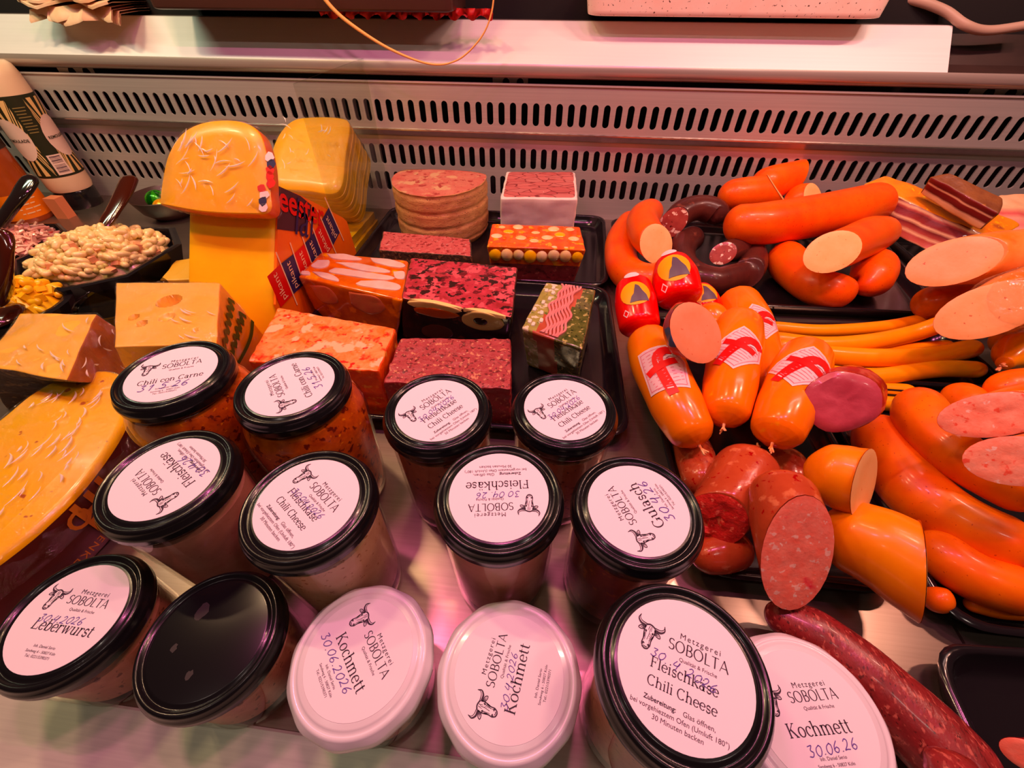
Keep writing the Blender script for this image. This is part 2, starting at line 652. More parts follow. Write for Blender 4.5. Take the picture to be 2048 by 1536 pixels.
def glyphs():
    g = {}
    el = lambda cx, cy, rx, ry: _arc(cx, cy, rx, ry, 0, 360, 22)
    a = [_arc(.36, .29, .26, .26, 0, 360, 16), *_stem(.66, 0, .72, None, 'b'), _arc(.38, .68, .28, .29, 0, 150)]
    g['a'] = (.95, a)
    g['ä'] = (.95, a + [_ln(.2, 1.3, .2, 1.43, .14), _ln(.55, 1.3, .55, 1.43, .14)])
    g['b'] = (1.0, _stem(.2, 0.03, 1.5, 'l', None) + [_arc(.5, .5, .36, .48, -165, 165, 20)])
    g['c'] = (.85, [_arc(.48, .5, .36, .48, 45, 315, 18), _ln(.7, .72, .74, .9, .15)])
    g['e'] = (.9, [_arc(.47, .5, .37, .48, 5, 320, 20), _ln(.12, .53, .82, .53, TN)])
    g['h'] = (1.1, _stem(.22, 0, 1.5, 'l') + [_arc(.53, .63, .31, .33, 0, 170)] + _stem(.84, 0, .65, None))
    g['i'] = (.5, _stem(.25, 0, 1.0, 'l') + [_ln(.25, 1.27, .25, 1.43, .16)])
    g['k'] = (1.05, _stem(.22, 0, 1.5, 'l') + [_ln(.22, .42, .8, .97, TN), _ln(.42, .6, .92, .04, TK), _ln(.66, .96, .98, .96, TN), _ln(.76, .04, 1.06, .04, TN)])
    g['l'] = (.5, _stem(.25, 0, 1.5, 'l'))
    g['m'] = (1.65, _stem(.22, 0, 1.0, 'l') + [_arc(.5, .65, .28, .32, 0, 170)] + _stem(.78, 0, .65, None) + [_arc(1.08, .65, .3, .32, 0, 170)] + _stem(1.38, 0, .65, None))
    g['n'] = (1.1, _stem(.22, 0, 1.0, 'l') + [_arc(.53, .63, .31, .33, 0, 170)] + _stem(.84, 0, .65, None))
    g['o'] = (.98, [el(.49, .5, .38, .48)])
    g['r'] = (.78, _stem(.22, 0, 1.0, 'l') + [_arc(.52, .66, .28, .3, 60, 170), _ln(.66, .88, .72, .78, .16)])
    g['s'] = (.78, [_arc(.4, .72, .25, .24, 25, 270, 14, False), _arc(.4, .25, .28, .23, 90, -155, 14, False), _ln(.63, .72, .65, .93, TN), _ln(.13, .08, .15, .3, TN)])
    g['t'] = (.65, [_ln(.28, .2, .28, 1.3, TK), _ln(.04, .97, .58, .97, TN), _arc(.46, .22, .18, .2, 180, 310)])
    g['u'] = (1.1, _stem(.2, .35, 1.0, 'l', None) + [_arc(.5, .36, .3, .34, 185, 360)] + _stem(.82, 0, 1.0, 'l', 'b'))
    g['w'] = (1.4, [_ln(.14, .98, .42, .02, TK), _ln(.42, .02, .68, .95, TN), _ln(.66, .98, .94, .02, TK), _ln(.94, .02, 1.2, .98, TN), _ln(.0, .96, .3, .96, TN), _ln(.55, .96, .8, .96, TN), _ln(1.05, .96, 1.34, .96, TN)])
    g['C'] = (1.3, [_arc(.66, .72, .54, .72, 42, 318, 20), _ln(1.06, 1.2, 1.08, 1.45, TN), _ln(1.06, .24, 1.08, .02, TN)])
    g['F'] = (1.1, _stem(.3, 0, 1.45) + [_ln(.2, 1.41, 1.0, 1.41, TN), _ln(.3, .76, .8, .76, TN), _ln(.98, 1.12, .98, 1.45, TN), _ln(.78, .6, .78, .92, TN)])
    g['G'] = (1.45, [_arc(.68, .72, .55, .72, 42, 330, 20), _ln(1.18, .08, 1.18, .62, TK), _ln(.95, .6, 1.38, .6, TN), _ln(1.1, 1.18, 1.12, 1.45, TN)])
    g['K'] = (1.35, _stem(.3, 0, 1.45) + [_ln(.3, .58, 1.02, 1.4, TN), _ln(.52, .86, 1.16, .04, TK), _ln(.85, 1.41, 1.2, 1.41, TN), _ln(.96, .04, 1.34, .04, TN)])
    g['L'] = (1.15, _stem(.3, 0, 1.45) + [_ln(.2, .04, 1.05, .04, TN), _ln(1.04, 0, 1.06, .34, TN)])
    return g
GL = glyphs()
def serif(s):
    key = 'serif:' + s
    if key in _txt:
        return _txt[key]
    x, parts = 0.0, []
    for ch in s:
        if ch == ' ':
            x += 0.55
            continue
        adv, st = GL[ch]
        for _, pts, w in st:
            v, f = ribbon(pts, w)
            parts.append(([(a + x, b) for a, b in v], f))
        x += adv + 0.03
    V, F = merge(*parts)
    V = [((a - x / 2) / x, b / x) for a, b in V]
    _txt[key] = (V, F, 1.45 / x)
    return _txt[key]
# broad-pen Roman capitals for the butcher's name
def caps(s):
    key = 'caps:' + s
    if key in _txt:
        return _txt[key]
    th, tn = .15, .07
    def arc(cx, cy, rx, ry, a0, a1, n=18):
        pts = [(cx + rx * math.cos(math.radians(a0 + (a1 - a0) * i / n)), cy + ry * math.sin(math.radians(a0 + (a1 - a0) * i / n))) for i in range(n + 1)]
        return pts, [tn + (th - tn) * abs(math.cos(math.radians(a0 + (a1 - a0) * i / n))) for i in range(n + 1)]
    L = {'S': (.8, [arc(.4, 1.02, .3, .33, 30, 270), arc(.4, .36, .33, .34, 90, -150)]),
         'O': (1.25, [arc(.62, .7, .54, .68, 0, 360, 26)]),
         'B': (.95, [([(.2, 0), (.2, 1.4)], th), arc(.42, 1.04, .34, .34, -90, 90), arc(.45, .37, .42, .36, -90, 90), ([(.2, 1.37), (.45, 1.37)], tn), ([(.2, .71), (.45, .71)], tn), ([(.2, .03), (.48, .03)], tn)]),
         'L': (.85, [([(.2, 0), (.2, 1.4)], th), ([(.2, .04), (.8, .04)], tn)]),
         'T': (.95, [([(.47, 0), (.47, 1.4)], th), ([(.02, 1.36), (.92, 1.36)], tn)]),
         'A': (1.15, [([(.06, 0), (.56, 1.42)], tn), ([(.54, 1.42), (1.08, 0)], th), ([(.24, .46), (.9, .46)], tn)])}
    x, parts = 0.0, []
    for ch in s:
        adv, st = L[ch]
        for pts, w in st:
            v, f = ribbon(pts, w)
            parts.append(([(a + x, b) for a, b in v], f))
        x += adv + .08
    V, F = merge(*parts)
    V = [((a - x / 2) / x, b / x) for a, b in V]
    _txt[key] = (V, F, 1.4 / x)
    return _txt[key]
# handwritten figures
HAND = {'0': [(.55, .95), (.15, .7), (.1, .25), (.4, .0), (.7, .3), (.75, .75), (.5, .97)],
        '1': [(.2, .7), (.5, 1.0), (.45, .5), (.4, .0)],
        '2': [(.1, .8), (.35, 1.0), (.6, .8), (.45, .4), (.05, .05), (.3, .08), (.7, .02)],
        '3': [(.1, .95), (.6, .98), (.35, .6), (.65, .35), (.45, .02), (.05, .1)],
        '4': [(.35, 1.0), (.1, .45), (.4, .4), (.7, .55), (.72, .95), (.6, .3), (.55, -.15)],
        '5': [(.7, 1.0), (.25, .98), (.15, .6), (.5, .6), (.6, .25), (.35, 0), (.05, .1)],
        '6': [(.6, 1.0), (.2, .6), (.1, .2), (.4, .0), (.65, .25), (.4, .48), (.15, .3)],
        '.': [(.1, .0), (.14, .05), (.16, .0)], ' ': None}
def hand(s, w=0.085):
    key = 'hand:' + s
    if key in _txt:
        return _txt[key]
    x, parts = 0.0, []
    rnd = random.Random(len(s) * 7 + ord(s[-1]))
    for ch in s:
        st = HAND[ch]
        if st is None:
            x += .45
            continue
        dy = rnd.uniform(-.07, .07)
        v, f = ribbon(curve2(st, 18), w)
        parts.append(([(a + x + b * .18, b + dy) for a, b in v], f))
        x += .4 if ch == '.' else .92
    V, F = merge(*parts)
    V = [((a - x / 2) / x, (b - .5) / x) for a, b in V]
    _txt[key] = (V, F, 1.0 / x)
    return _txt[key]
def bull2d():
    """line drawing of a bull's head, about 1 unit across"""
    if 'bull' in _txt:
        return _txt['bull']
    P = []
    def st(pts, w0, w1=None, n=12):
        c = curve2(pts, n)
        P.append(ribbon(c, [w0 + ((w1 if w1 is not None else w0) - w0) * i / n for i in range(n + 1)]))
    # horns
    for s in (-1, 1):
        st([(s * .14, .2), (s * .34, .22), (s * .46, .34), (s * .42, .5)], .10, .015)
        st([(s * .14, .28), (s * .32, .3), (s * .42, .38), (s * .42, .5)], .03, .015)
        # ears
        st([(s * .17, .13), (s * .32, .14), (s * .38, .04), (s * .28, .03), (s * .17, .08)], .03)
        st([(s * .2, .1), (s * .33, .08)], .04, .01)
        # cheeks and muzzle
        st([(s * .17, .2), (s * .17, .02), (s * .13, -.2), (s * .14, -.36), (s * .09, -.46)], .035)
        st([(s * .12, .1), (s * .1, -.08), (s * .08, -.24)], .022, .012)
        st([(s * .15, -.02), (s * .11, -.16)], .035, .01)
        st([(s * .16, -.06), (s * .12, -.2)], .03, .01)
        st([(s * .09, .04), (s * .15, .06)], .06, .03)
        st([(s * .05, -.36), (s * .1, -.33), (s * .1, -.4)], .035)
        st([(s * .03, .26), (s * .06, .1)], .02, .01)
    st([(-.15, .26), (-.05, .31), (.05, .3), (.15, .26)], .05)
    st([(-.1, -.46), (0, -.5), (.1, -.46)], .045)
    st([(-.06, -.42), (0, -.44), (.06, -.42)], .025)
    st([(.0, .2), (.01, .0), (-.01, -.2)], .015)
    for k in range(5):
        st([(.03 + .012 * k, .02 - .07 * k), (.09, -.04 - .07 * k)], .014, .008, 4)
    V, F = merge(*P)
    _txt['bull'] = (V, F, 1.0)
    return _txt['bull']

# ------------------------------------------------------------------ the counter itself
def slotted_panel(name, x0, x1, z0, z1, y, rows, pitch, sw, phase, mat_):
    """sheet with real slots; rows: (zc, length)"""
    V, F = [], []
    rows = sorted(rows)
    zs = [z0]
    for i, (zc, ln) in enumerate(rows):
        lo = (rows[i - 1][0] + rows[i - 1][1] / 2 + zc - ln / 2) / 2 if i else zc - ln / 2 - 0.004
        hi = zc + ln / 2 + 0.004 if i == len(rows) - 1 else (zc + ln / 2 + rows[i + 1][0] - rows[i + 1][1] / 2) / 2
        zs.append((lo, hi, zc, ln))
    def quad(a, b, c, d):
        k = len(V)
        V.extend([Vector((a, y, c)), Vector((b, y, c)), Vector((b, y, d)), Vector((a, y, d))])
        F.append((k, k + 1, k + 2, k + 3))
    cells = zs[1:]
    quad(x0, x1, z0, cells[0][0])
    quad(x0, x1, cells[-1][1], z1)
    k0 = math.ceil((x0 - phase) / pitch + 0.5)
    k1 = math.floor((x1 - phase) / pitch - 0.5)
    for lo, hi, zc, ln in cells:
        quad(x0, phase + (k0 - .5) * pitch, lo, hi)
        quad(phase + (k1 + .5) * pitch, x1, lo, hi)
        for k in range(k0, k1 + 1):
            cx = phase + k * pitch
            r = sw / 2
            inner = []
            for i in range(7):
                a = PI * i / 6
                inner.append((cx + r * math.cos(a), zc + ln / 2 - r + r * math.sin(a)))
            for i in range(7):
                a = PI + PI * i / 6
                inner.append((cx + r * math.cos(a), zc - ln / 2 + r + r * math.sin(a)))
            outer = []
            w, h0, h1 = pitch / 2, hi, lo
            for i in range(7):
                t = i / 6
                outer.append((cx + w - 2 * w * t, h0))
            for i in range(7):
                t = i / 6
                outer.append((cx - w + 2 * w * t, h1))
            b = len(V)
            V.extend([Vector((p[0], y, p[1])) for p in inner] + [Vector((p[0], y, p[1])) for p in outer])
            V.extend([Vector((p[0], y + 0.0025, p[1])) for p in inner])
            n = len(inner)
            for i in range(n):
                j = (i + 1) % n
                F.append((b + i, b + n + i, b + n + j, b + j))
                F.append((b + i, b + j, b + 2 * n + j, b + 2 * n + i))
    return struct(name, V, F, mat_, sharp=30)
WX0, WX1 = -1.75, 1.15
PH = -0.357 + 0.0207 * 0.5
slotted_panel('trim_1', WX0, WX1, 0.158, 0.2300, 0.868, [(0.1855, 0.0355)], 0.0207, 0.0112, -0.0745, STEEL)
slotted_panel('wall_back', WX0, WX1, 0.0, 0.142, 0.880, [(0.0590, 0.0365), (0.1095, 0.0365)], 0.0200, 0.0108, -0.0765, STEEL)
v, f = loft([[Vector((x, y, z)) for y, z in ((0.868, 0.158), (0.866, 0.1565), (0.866, 0.1545), (0.870, 0.152), (0.880, 0.142))] for x in (WX0, WX1)], False, False, False)
struct('trim_2', v, f, steel('bent_steel', (0.62, 0.56, 0.5, 1), 0.20, metal=0.9), sharp=20)
v, f = box(WX0, WX1, 0.866, 0.8695, 0.2285, 0.2312)
struct('trim_3', v, f, steel('bright_edge', (0.8, 0.76, 0.7, 1), 0.22))
v, f = box(WX0, WX1, 0.93, 0.96, -0.01, 0.40)
struct('wall_rear', v, f, DARK)
# cooling fins faintly seen in the slots
# rounded lip and the sloping front of the rear worktop, and its top
prof = [(0.905, 0.236), (0.868, 0.2385), (0.860, 0.2420), (0.857, 0.2480), (0.858, 0.2555), (0.860, 0.2590)]
v, f = loft([[Vector((x, y, z)) for y, z in prof] for x in (WX0, WX1)], False, False, False)
struct('trim_4', v, f, steel('lip_steel', (0.50, 0.42, 0.36, 1), 0.30), sharp=60)
v, f = loft([[Vector((x, y, z)) for y, z in ((0.860, 0.2590), (0.9050, 0.3085), (0.9065, 0.3100), (0.9100, 0.3110))] for x in (WX0, 0.575)], False, False, False)
struct('trim_5', v, f, steel('worktop_steel', (0.90, 0.87, 0.84, 1), 0.42, (3, 260, 260), 0.08, 0.15), sharp=25)
v, f = loft([[Vector((x, y, z)) for y, z in ((0.860, 0.2590), (0.9050, 0.2640), (0.9300, 0.3000), (1.25, 0.300))] for x in (0.576, WX1)], False, False, False)
struct('trim_6', v, f, simple('dark_panel', (0.05, 0.025, 0.02, 1), 0.4, var=(0.02, 0.012, 0.01, 1), vscale=6), sharp=25)
v, f = box(WX0, 0.574, 0.9095, 1.45, 0.300, 0.3112)
struct('trim_7', v, f, simple('worktop_dark', (0.10, 0.075, 0.065, 1), 0.35))
v, f = box(WX0, WX1, 1.45, 1.47, 0.2, 1.0)
struct('wall_far', v, f, simple('far_wall', (0.03, 0.028, 0.022, 1), 0.8, var=(0.008, 0.008, 0.007, 1), vscale=9))
# bracket plates in the dark gap
def bracket(x0, x1, lab):
    t = thing('slotted_bracket', lab, 'bracket', ((x0 + x1) / 2, 0.885, 0.205))
    pts = []
    V, F = [], []
    hole_r, w = 0.0075, x1 - x0
    cells = [(x0 + w * .0, x0 + w * .26, None), (x0 + w * .26, x0 + w * .5, 1), (x0 + w * .5, x0 + w * .66, None), (x0 + w * .66, x0 + w * .9, 1), (x0 + w * .9, x1, None)]
    for a, b, h in cells:
        z0, z1, y = 0.205, 0.2375, 0.885
        k = len(V)
        if not h:
            V += [Vector((a, y, z0)), Vector((b, y, z0)), Vector((b, y, z1)), Vector((a, y, z1))]
            F.append((k, k + 1, k + 2, k + 3))
        else:
            c, r = (a + b) / 2, (b - a) * .42
            inn = [(c + r * math.cos(2 * PI * i / 16), 0.2295 + 1.1 * r * math.sin(2 * PI * i / 16)) for i in range(16)]
            out = []
            for i in range(16):
                ang = 2 * PI * i / 16
                d = Vector((math.cos(ang), math.sin(ang)))
                m = max(abs(d.x), abs(d.y))
                out.append((c + d.x / m * (b - a) / 2, min(z1, max(z0, (z0 + z1) / 2 + d.y / m * (z1 - z0) / 2))))
            V += [Vector((p[0], y, p[1])) for p in inn + out]
            for i in range(16):
                j = (i + 1) % 16
                F.append((k + i, k + 16 + i, k + 16 + j, k + j))
    obj('plate', V, F, simple('zinc', (0.62, 0.58, 0.5, 1), 0.45, 0.6), t, smooth=False)
for a, b, lab in ((-0.97, -0.895, 'grey perforated bracket in the dark gap above the tall cream bottle'),
                  (-0.133, -0.071, 'grey perforated bracket in the dark gap at the middle of the counter'),
                  (0.640, 0.72, 'pale perforated bracket in the dark gap at the far right')):
    bracket(a, b, lab)
# deck plates with a seam, and the front ledge
v, f = box(WX0, 0.330, 0.021, 0.93, -0.012, 0.0)
struct('floor', v, f, STEEL_DECK, smooth=False)
v, f = box(0.3325, WX1, 0.021, 0.93, -0.012, 0.0)
struct('floor_right', v, f, STEEL_DECK, smooth=False)
v, f = loft([[Vector((x, y, z)) for y, z in ((0.0215, -0.012), (0.0215, 0.0022), (0.0200, 0.0030), (0.0175, 0.0024), (-0.30, 0.0008))] for x in (WX0, WX1)], False, False, False)
struct('trim_8', v, f, STEEL_LEDGE, sharp=25)

# ------------------------------------------------------------------ jars
LIDB = [(0.0, -0.0008), (0.0325, -0.0008), (0.0335, -0.0010), (0.0345, -0.0022), (0.0356, -0.0022), (0.0366, -0.0006), (0.0378, 0.0002), (0.0392, -0.0004), (0.0400, -0.0022), (0.0402, -0.0034), (0.0410, -0.0046), (0.0418, -0.0062), (0.0420, -0.0080), (0.0414, -0.0102), (0.0417, -0.0118), (0.0412, -0.0130), (0.0400, -0.0128), (0.0396, -0.004)]
LIDW = [(0.0, -0.0006), (0.0340, -0.0006), (0.0350, -0.0010), (0.0360, -0.0020), (0.0372, -0.0018), (0.0384, -0.0016), (0.0396, -0.0028), (0.0405, -0.0046), (0.0418, -0.0060), (0.0424, -0.0080), (0.0426, -0.0104), (0.0428, -0.0124), (0.0420, -0.0132), (0.0405, -0.0125), (0.0398, -0.004)]
def ring_close(p):
    return [(max(r, 0.0002), z) for r, z in p]
def jar(x, y, h, ang, kind, lid_white, fill, lines, date, label, group, body='tall', print_extra=None):
    t = thing('jar', label, 'jar', (x, y, 0), group)
    # glass
    if body == 'belly':
        pr = [(0.030, 0.0), (0.040, 0.001), (0.043, 0.006), (0.0445, 0.03), (0.0470, h - 0.055), (0.0478, h - 0.040), (0.0465, h - 0.030), (0.0425, h - 0.020), (0.0405, h - 0.015), (0.0398, h - 0.012), (0.0396, h - 0.005)]
    else:
        pr = [(0.028, 0.0), (0.034, 0.0008), (0.0365, 0.004), (0.0372, 0.012), (0.0385, h * .5), (0.0395, h - 0.018), (0.0398, h - 0.012), (0.0393, h - 0.004)]
    v, f = lathe([(0.0002, 0.0)] + pr, (x, y, 0), 56)
    obj('glass', v, f, GLASS, t, sharp=60)
    top = h - 0.019 if body == 'belly' else h - 0.024
    ip = [(0.0002, 0.005)]
    for r, z in pr[1:]:
        if 0.004 < z < top:
            ip.append((r - 0.0022, z + 0.001))
    def rad_at(z):
        for (r0, z0), (r1, z1) in zip(pr, pr[1:]):
            if z0 <= z <= z1:
                return r0 + (r1 - r0) * (z - z0) / max(1e-6, z1 - z0)
        return pr[-1][0]
    ip.append((rad_at(top) - 0.0022, top))
    ip += [((rad_at(top) - 0.0022) * .9, top + 0.0012), (0.0002, top + 0.0015)]
    ip.insert(1, (0.031, 0.005))
    v, f = lathe(ip, (x, y, 0), 48)
    obj('contents', v, f, fill, t, sharp=60)
    # lid
    if lid_white:
        wob = lambda i, a: 1 + (0.0085 * math.cos(12 * a) * (1 if i >= 8 else 0.35 if i >= 7 else 0))
        v, f = lathe(ring_close(LIDW), (x, y, h), 96, wob)
        lid = obj('lid', v, f, WHITE_LID, t, sharp=None, label='white screw lid with scalloped rim')
    else:
        v, f = lathe(ring_close(LIDB), (x, y, h), 72)
        lid = obj('lid', v, f, BLACK_LID, t, sharp=None, label='black lacquered screw lid')
    if not lines:
        for k, (u, w, s, sx) in enumerate([(-.42, .42, .17, 1.5), (.02, -.62, .10, 1.3), (-.55, -.25, .08, 1.6)]):
            n = 14
            rr = random.Random(k)
            ring = [Vector((x + .0315 * (u + s * rr.uniform(.6, 1) * math.cos(2 * PI * i / n) * .8), y + .0315 * (w + s * sx * rr.uniform(.6, 1) * math.sin(2 * PI * i / n) * .8), h - 0.00065)) for i in range(n)]
            obj('glue_residue', ring, [tuple(range(n))], simple('glue_smear', (0.020, 0.017, 0.017, 1), 0.55), lid, label='dull smear of old label glue')
        return t
    R = 0.0315
    e1 = Vector((math.cos(ang), math.sin(ang), 0))
    e2 = Vector((-e1.y, e1.x, 0))
    c = Vector((x, y, h))
    v, f = lathe([(0.0002, -0.0004), (R, -0.0004), (R + 0.0001, -0.0006)], c, 64)
    lab = obj('label', v, f, PAPER, t, sharp=60, label='round white paper label')
    def lift(vf, dz):
        return [c + e1 * (a * R) + e2 * (b * R) + Vector((0, 0, dz)) for a, b in vf[0]], vf[1]
    big, small = [], []
    big.append(place2(bull2d(), -.59, .27, .46, -.12))
    big.append(place2(caps('SOBOLTA'), .17, .20, .90))
    big.append(place2(text2d('Metzgerei', -0.006, 1.25), .18, .405, .60))
    small.append(place2(text2d('Qualität & Frische'), .18, .085, .55))
    for kind_, s, u, w, wd in lines:
        if kind_ == 'S':
            big.append(place2(serif(s), u, w, wd))
        elif kind_ == 'B':
            big.append(place2(text2d(s, 0.012), u, w, wd))
        else:
            small.append(place2(text2d(s), u, w, wd))
    v, f = lift(merge(*big), -0.0002)
    obj('print', v, f, INK, lab, smooth=False, label='dark print with bull head emblem')
    v, f = lift(merge(*small), -0.00025)
    obj('fine_print', v, f, INK_SOFT, lab, smooth=False)
    s, u, w, wd, sl = date
    v, f = lift(place2(hand(s), u, w, wd, sl), -0.0001)
    obj('handwritten_date', v, f, PEN, lab, smooth=False, label='violet pen date')
    return t
ADDR = [('f', 'Inh. Daniel Serio', 0.02, -.57, .45), ('f', 'Sandweg 6 - 50827 Köln', 0.02, -.655, .62), ('f', 'Tel.: 0221/5390371', 0.02, -.735, .5)]
BAKE = [('B', 'Zubereitung:', -.28, -.585, .46), ('f', 'Glas öffnen,', .27, -.585, .44), ('f', 'bei vorgehieztem Ofen (Umluft 180°)', 0, -.69, 1.36), ('f', '30 Minuten backen', 0, -.79, .70)]
FK = [('S', 'Fleischkäse', 0, -.16, 1.0), ('S', 'Chili Cheese', 0, -.40, 1.0)] + BAKE
FK1 = [('S', 'Fleischkäse', 0.02, -.30, 1.3), ('B', 'Zubereitung:', -.25, -.50, .46), ('f', 'Glas öffnen,', .3, -.50, .44), ('f', 'bei vorgehieztem Ofen (Umluft 180°)', 0.05, -.59, 1.30), ('f', '30 Minuten backen', 0.05, -.69, .68)]
KM = [('S', 'Kochmett', 0, -.26, 1.12)] + ADDR
LW = [('S', 'Leberwurst', .08, -.30, 1.30)] + ADDR
GU = [('S', 'Gulasch', 0, -.28, 1.05)] + ADDR
CC = [('S', 'Chili con Carne', .04, -.32, 1.42)] + ADDR
F_MEAT = mottled('fill_meat_loaf', (70, srgb(204, 152, 136), srgb(186, 132, 116)), [(300, .70, .06, srgb(170, 110, 90))], 0.5)
F_PALE = mottled('fill_pale', (60, srgb(212, 180, 150), srgb(196, 158, 128)), [(260, .64, .05, srgb(150, 100, 60))], 0.5)
F_BROWN = mottled('fill_brown', (60, srgb(160, 104, 80), srgb(136, 80, 58)), [(220, .6, .06, srgb(80, 40, 28))], 0.5)
F_STEW = mottled('fill_stew', (90, srgb(124, 62, 36), srgb(84, 38, 24)), [(140, .6, .05, srgb(150, 90, 40))], 0.35)
F_CHILI = mottled('fill_chili', (110, srgb(214, 122, 48), srgb(170, 82, 30)), [(160, .58, .05, srgb(110, 40, 18)), (240, .66, .04, srgb(230, 160, 70))], 0.35, coat=0.3)
F_LIVER = mottled('fill_liver', (80, srgb(190, 138, 116), srgb(164, 112, 92)), [(260, .62, .05, srgb(110, 64, 48))], 0.5)
d2 = math.radians
JARS = [
 # x, y, h, angle, white?, fill, lines, date, label, body
 (-.2861, .2062, .142, 22.5, 0, F_CHILI, CC, ('31 5 26', -.05, -.47, 1.1, 0.0), 'bellied chili jar with black lid, directly in front of the holed cheese block', 'belly'),
 (-.1904, .2056, .140, 132.0, 0, F_CHILI, CC, ('31 5 26', -.05, -.49, .95, 0.1), 'bellied chili jar with black lid, in front of the orange marbled block', 'belly'),
 (-.2413, .1276, .126, 151.0, 0, F_MEAT, FK1, ('30.4.26', -.2, -.46, .9, .15), 'black lidded meat loaf jar with upside down label, behind the Leberwurst jar', 'tall'),
 (-.1420, .1213, .125, -34.3, 0, F_PALE, FK, ('30.04.2026', .05, -.02, 1.0, .05), 'black lidded Chili Cheese jar whose text slopes steeply down, behind the left white Kochmett lid', 'tall'),
 (-.0800, .2075, .125, 50.6, 0, F_BROWN, FK, ('30.04.2026', 0, .02, 1.1, .06), 'black lidded Chili Cheese jar in front of the crumbly red meat block', 'tall'),
 (.0170, .2222, .122, 44.6, 0, F_BROWN, FK, ('30.04.2026', 0, .02, 1.1, .06), 'black lidded Chili Cheese jar in front of the ham roll aspic', 'tall'),
 (-.0233, .1393, .126, -170.6, 0, F_MEAT, FK1, ('30 04. 26', .02, .02, .9, 0), 'black lidded meat loaf jar, label wholly upside down, behind the middle Kochmett lid', 'tall'),
 (.0649, .1429, .121, 117.8, 0, F_STEW, GU, ('30 4.26', .0, -.42, 1.0, .1), 'black lidded Gulasch jar with dark filling beside the red cut sausages', 'tall'),
 (-.2857, .0553, .072, -0.8, 0, F_LIVER, LW, ('30.4.2026', -.08, -.08, .95, .04), 'low black lidded Leberwurst jar in the front left corner', 'tall'),
 (-.1910, .0540, .072, 0, 0, F_LIVER, None, None, 'low jar with a bare black lid and no label, next to the Leberwurst jar', 'tall'),
 (-.0965, .0549, .072, -48.3, 1, F_LIVER, KM, ('30.06.2026', -.15, -.40, 1.2, .04), 'white lidded Kochmett jar with text sloping down, beside the bare black lid', 'tall'),
 (-.0071, .0556, .072, 80.7, 1, F_LIVER, KM, ('30.4.2026', -.08, -.03, .9, .05), 'white lidded Kochmett jar with text running upward, in the middle of the front row', 'tall'),
 (.0773, .0567, .124, -17.6, 0, F_LIVER, FK, ('30. 4. 2026', -.02, 0, 1.0, -.12), 'tall black lidded Chili Cheese jar, nearest of all, half over a white lid', 'tall'),
 (.1600, .0553, .072, 10.6, 1, F_LIVER, KM, ('30.06.26', .08, -.42, .9, .08), 'white lidded Kochmett jar lying against the long red salami', 'tall'),
]
for x, y, h, a, wl, fl, ln, dt, lb, bd in JARS:
    jar(x, y, h, d2(a), None, wl, fl, ln, dt, lb, 'labelled jars in three rows', bd)
# ------------------------------------------------------------------ trays
def rrect(quad, inset, rad, z, n=6):
    c = sum((Vector((x, y, 0)) for x, y in quad), Vector()) / 4
    P = [Vector((x, y, 0)) for x, y in quad]
    Q = []
    for i in range(4):
        a = (P[i - 1] - P[i]).normalized()
        b = (P[(i + 1) % 4] - P[i]).normalized()
        Q.append(P[i] + (a + b) * inset)
    out = []
    for i in range(4):
        a = (Q[i - 1] - Q[i]).normalized()
        b = (Q[(i + 1) % 4] - Q[i]).normalized()
        s, m, e = Q[i] + a * rad, Q[i], Q[i] + b * rad
        for k in range(n + 1):
            t = k / n
            p = s * (1 - t) ** 2 + m * 2 * t * (1 - t) + e * t * t
            out.append(Vector((p.x, p.y, z)))
    return out
def tray(quad, label, h=0.021, rad=0.03):
    spec = [(0.012, rad * .8, 0.0), (0.010, rad * .8, 0.003), (0.001, rad, h - 0.004), (0.0, rad, h - 0.0015), (0.0015, rad, h), (0.0045, rad, h), (0.006, rad, h - 0.0012), (0.0065, rad, h - 0.003), (0.014, rad * .8, 0.0055), (0.018, rad * .7, 0.004)]
    rings = [rrect(quad, i, r, z) for i, r, z in spec]
    v, f = loft(rings)
    c = sum((Vector((x, y, 0)) for x, y in quad), Vector()) / 4
    o = obj('serving_tray', v, f, BLACK_PLASTIC, loc=c, sharp=50)
    return tag(o, label, 'tray', 'black serving trays')
tray([(-.345, .848), (.0935, .849), (.0865, .583), (-.340, .585)], 'black tray under the round loaf and the pearl onion aspic, by the grille')
tray([(-.338, .578), (.086, .579), (.094, .283), (-.330, .276)], 'black tray under the crumbly red block and the ham roll aspic')
tray([(.103, .842), (.600, .846), (.560, .560), (.101, .545)], 'black tray holding the orange ring sausages and dark blood sausages')
tray([(.112, .508), (.304, .508), (.304, .150), (.132, .148)], 'long black tray under the emblem sausages and red cut sausages')
tray([(.308, .512), (.540, .535), (.545, .405), (.311, .400)], 'shallow black tray beneath the pale frankfurters')
tray([(.314, .393), (.640, .395), (.620, .130), (.312, .130)], 'black tray under the big curved smoked sausages')
tray([(.607, .845), (.980, .845), (.960, .545), (.606, .545)], 'black tray under bacon and liver sausage, in the far right corner')
tray([(.283, .118), (.420, .125), (.410, -.02), (.276, -.02)], 'empty black tray in the lower right corner', 0.024, 0.028)

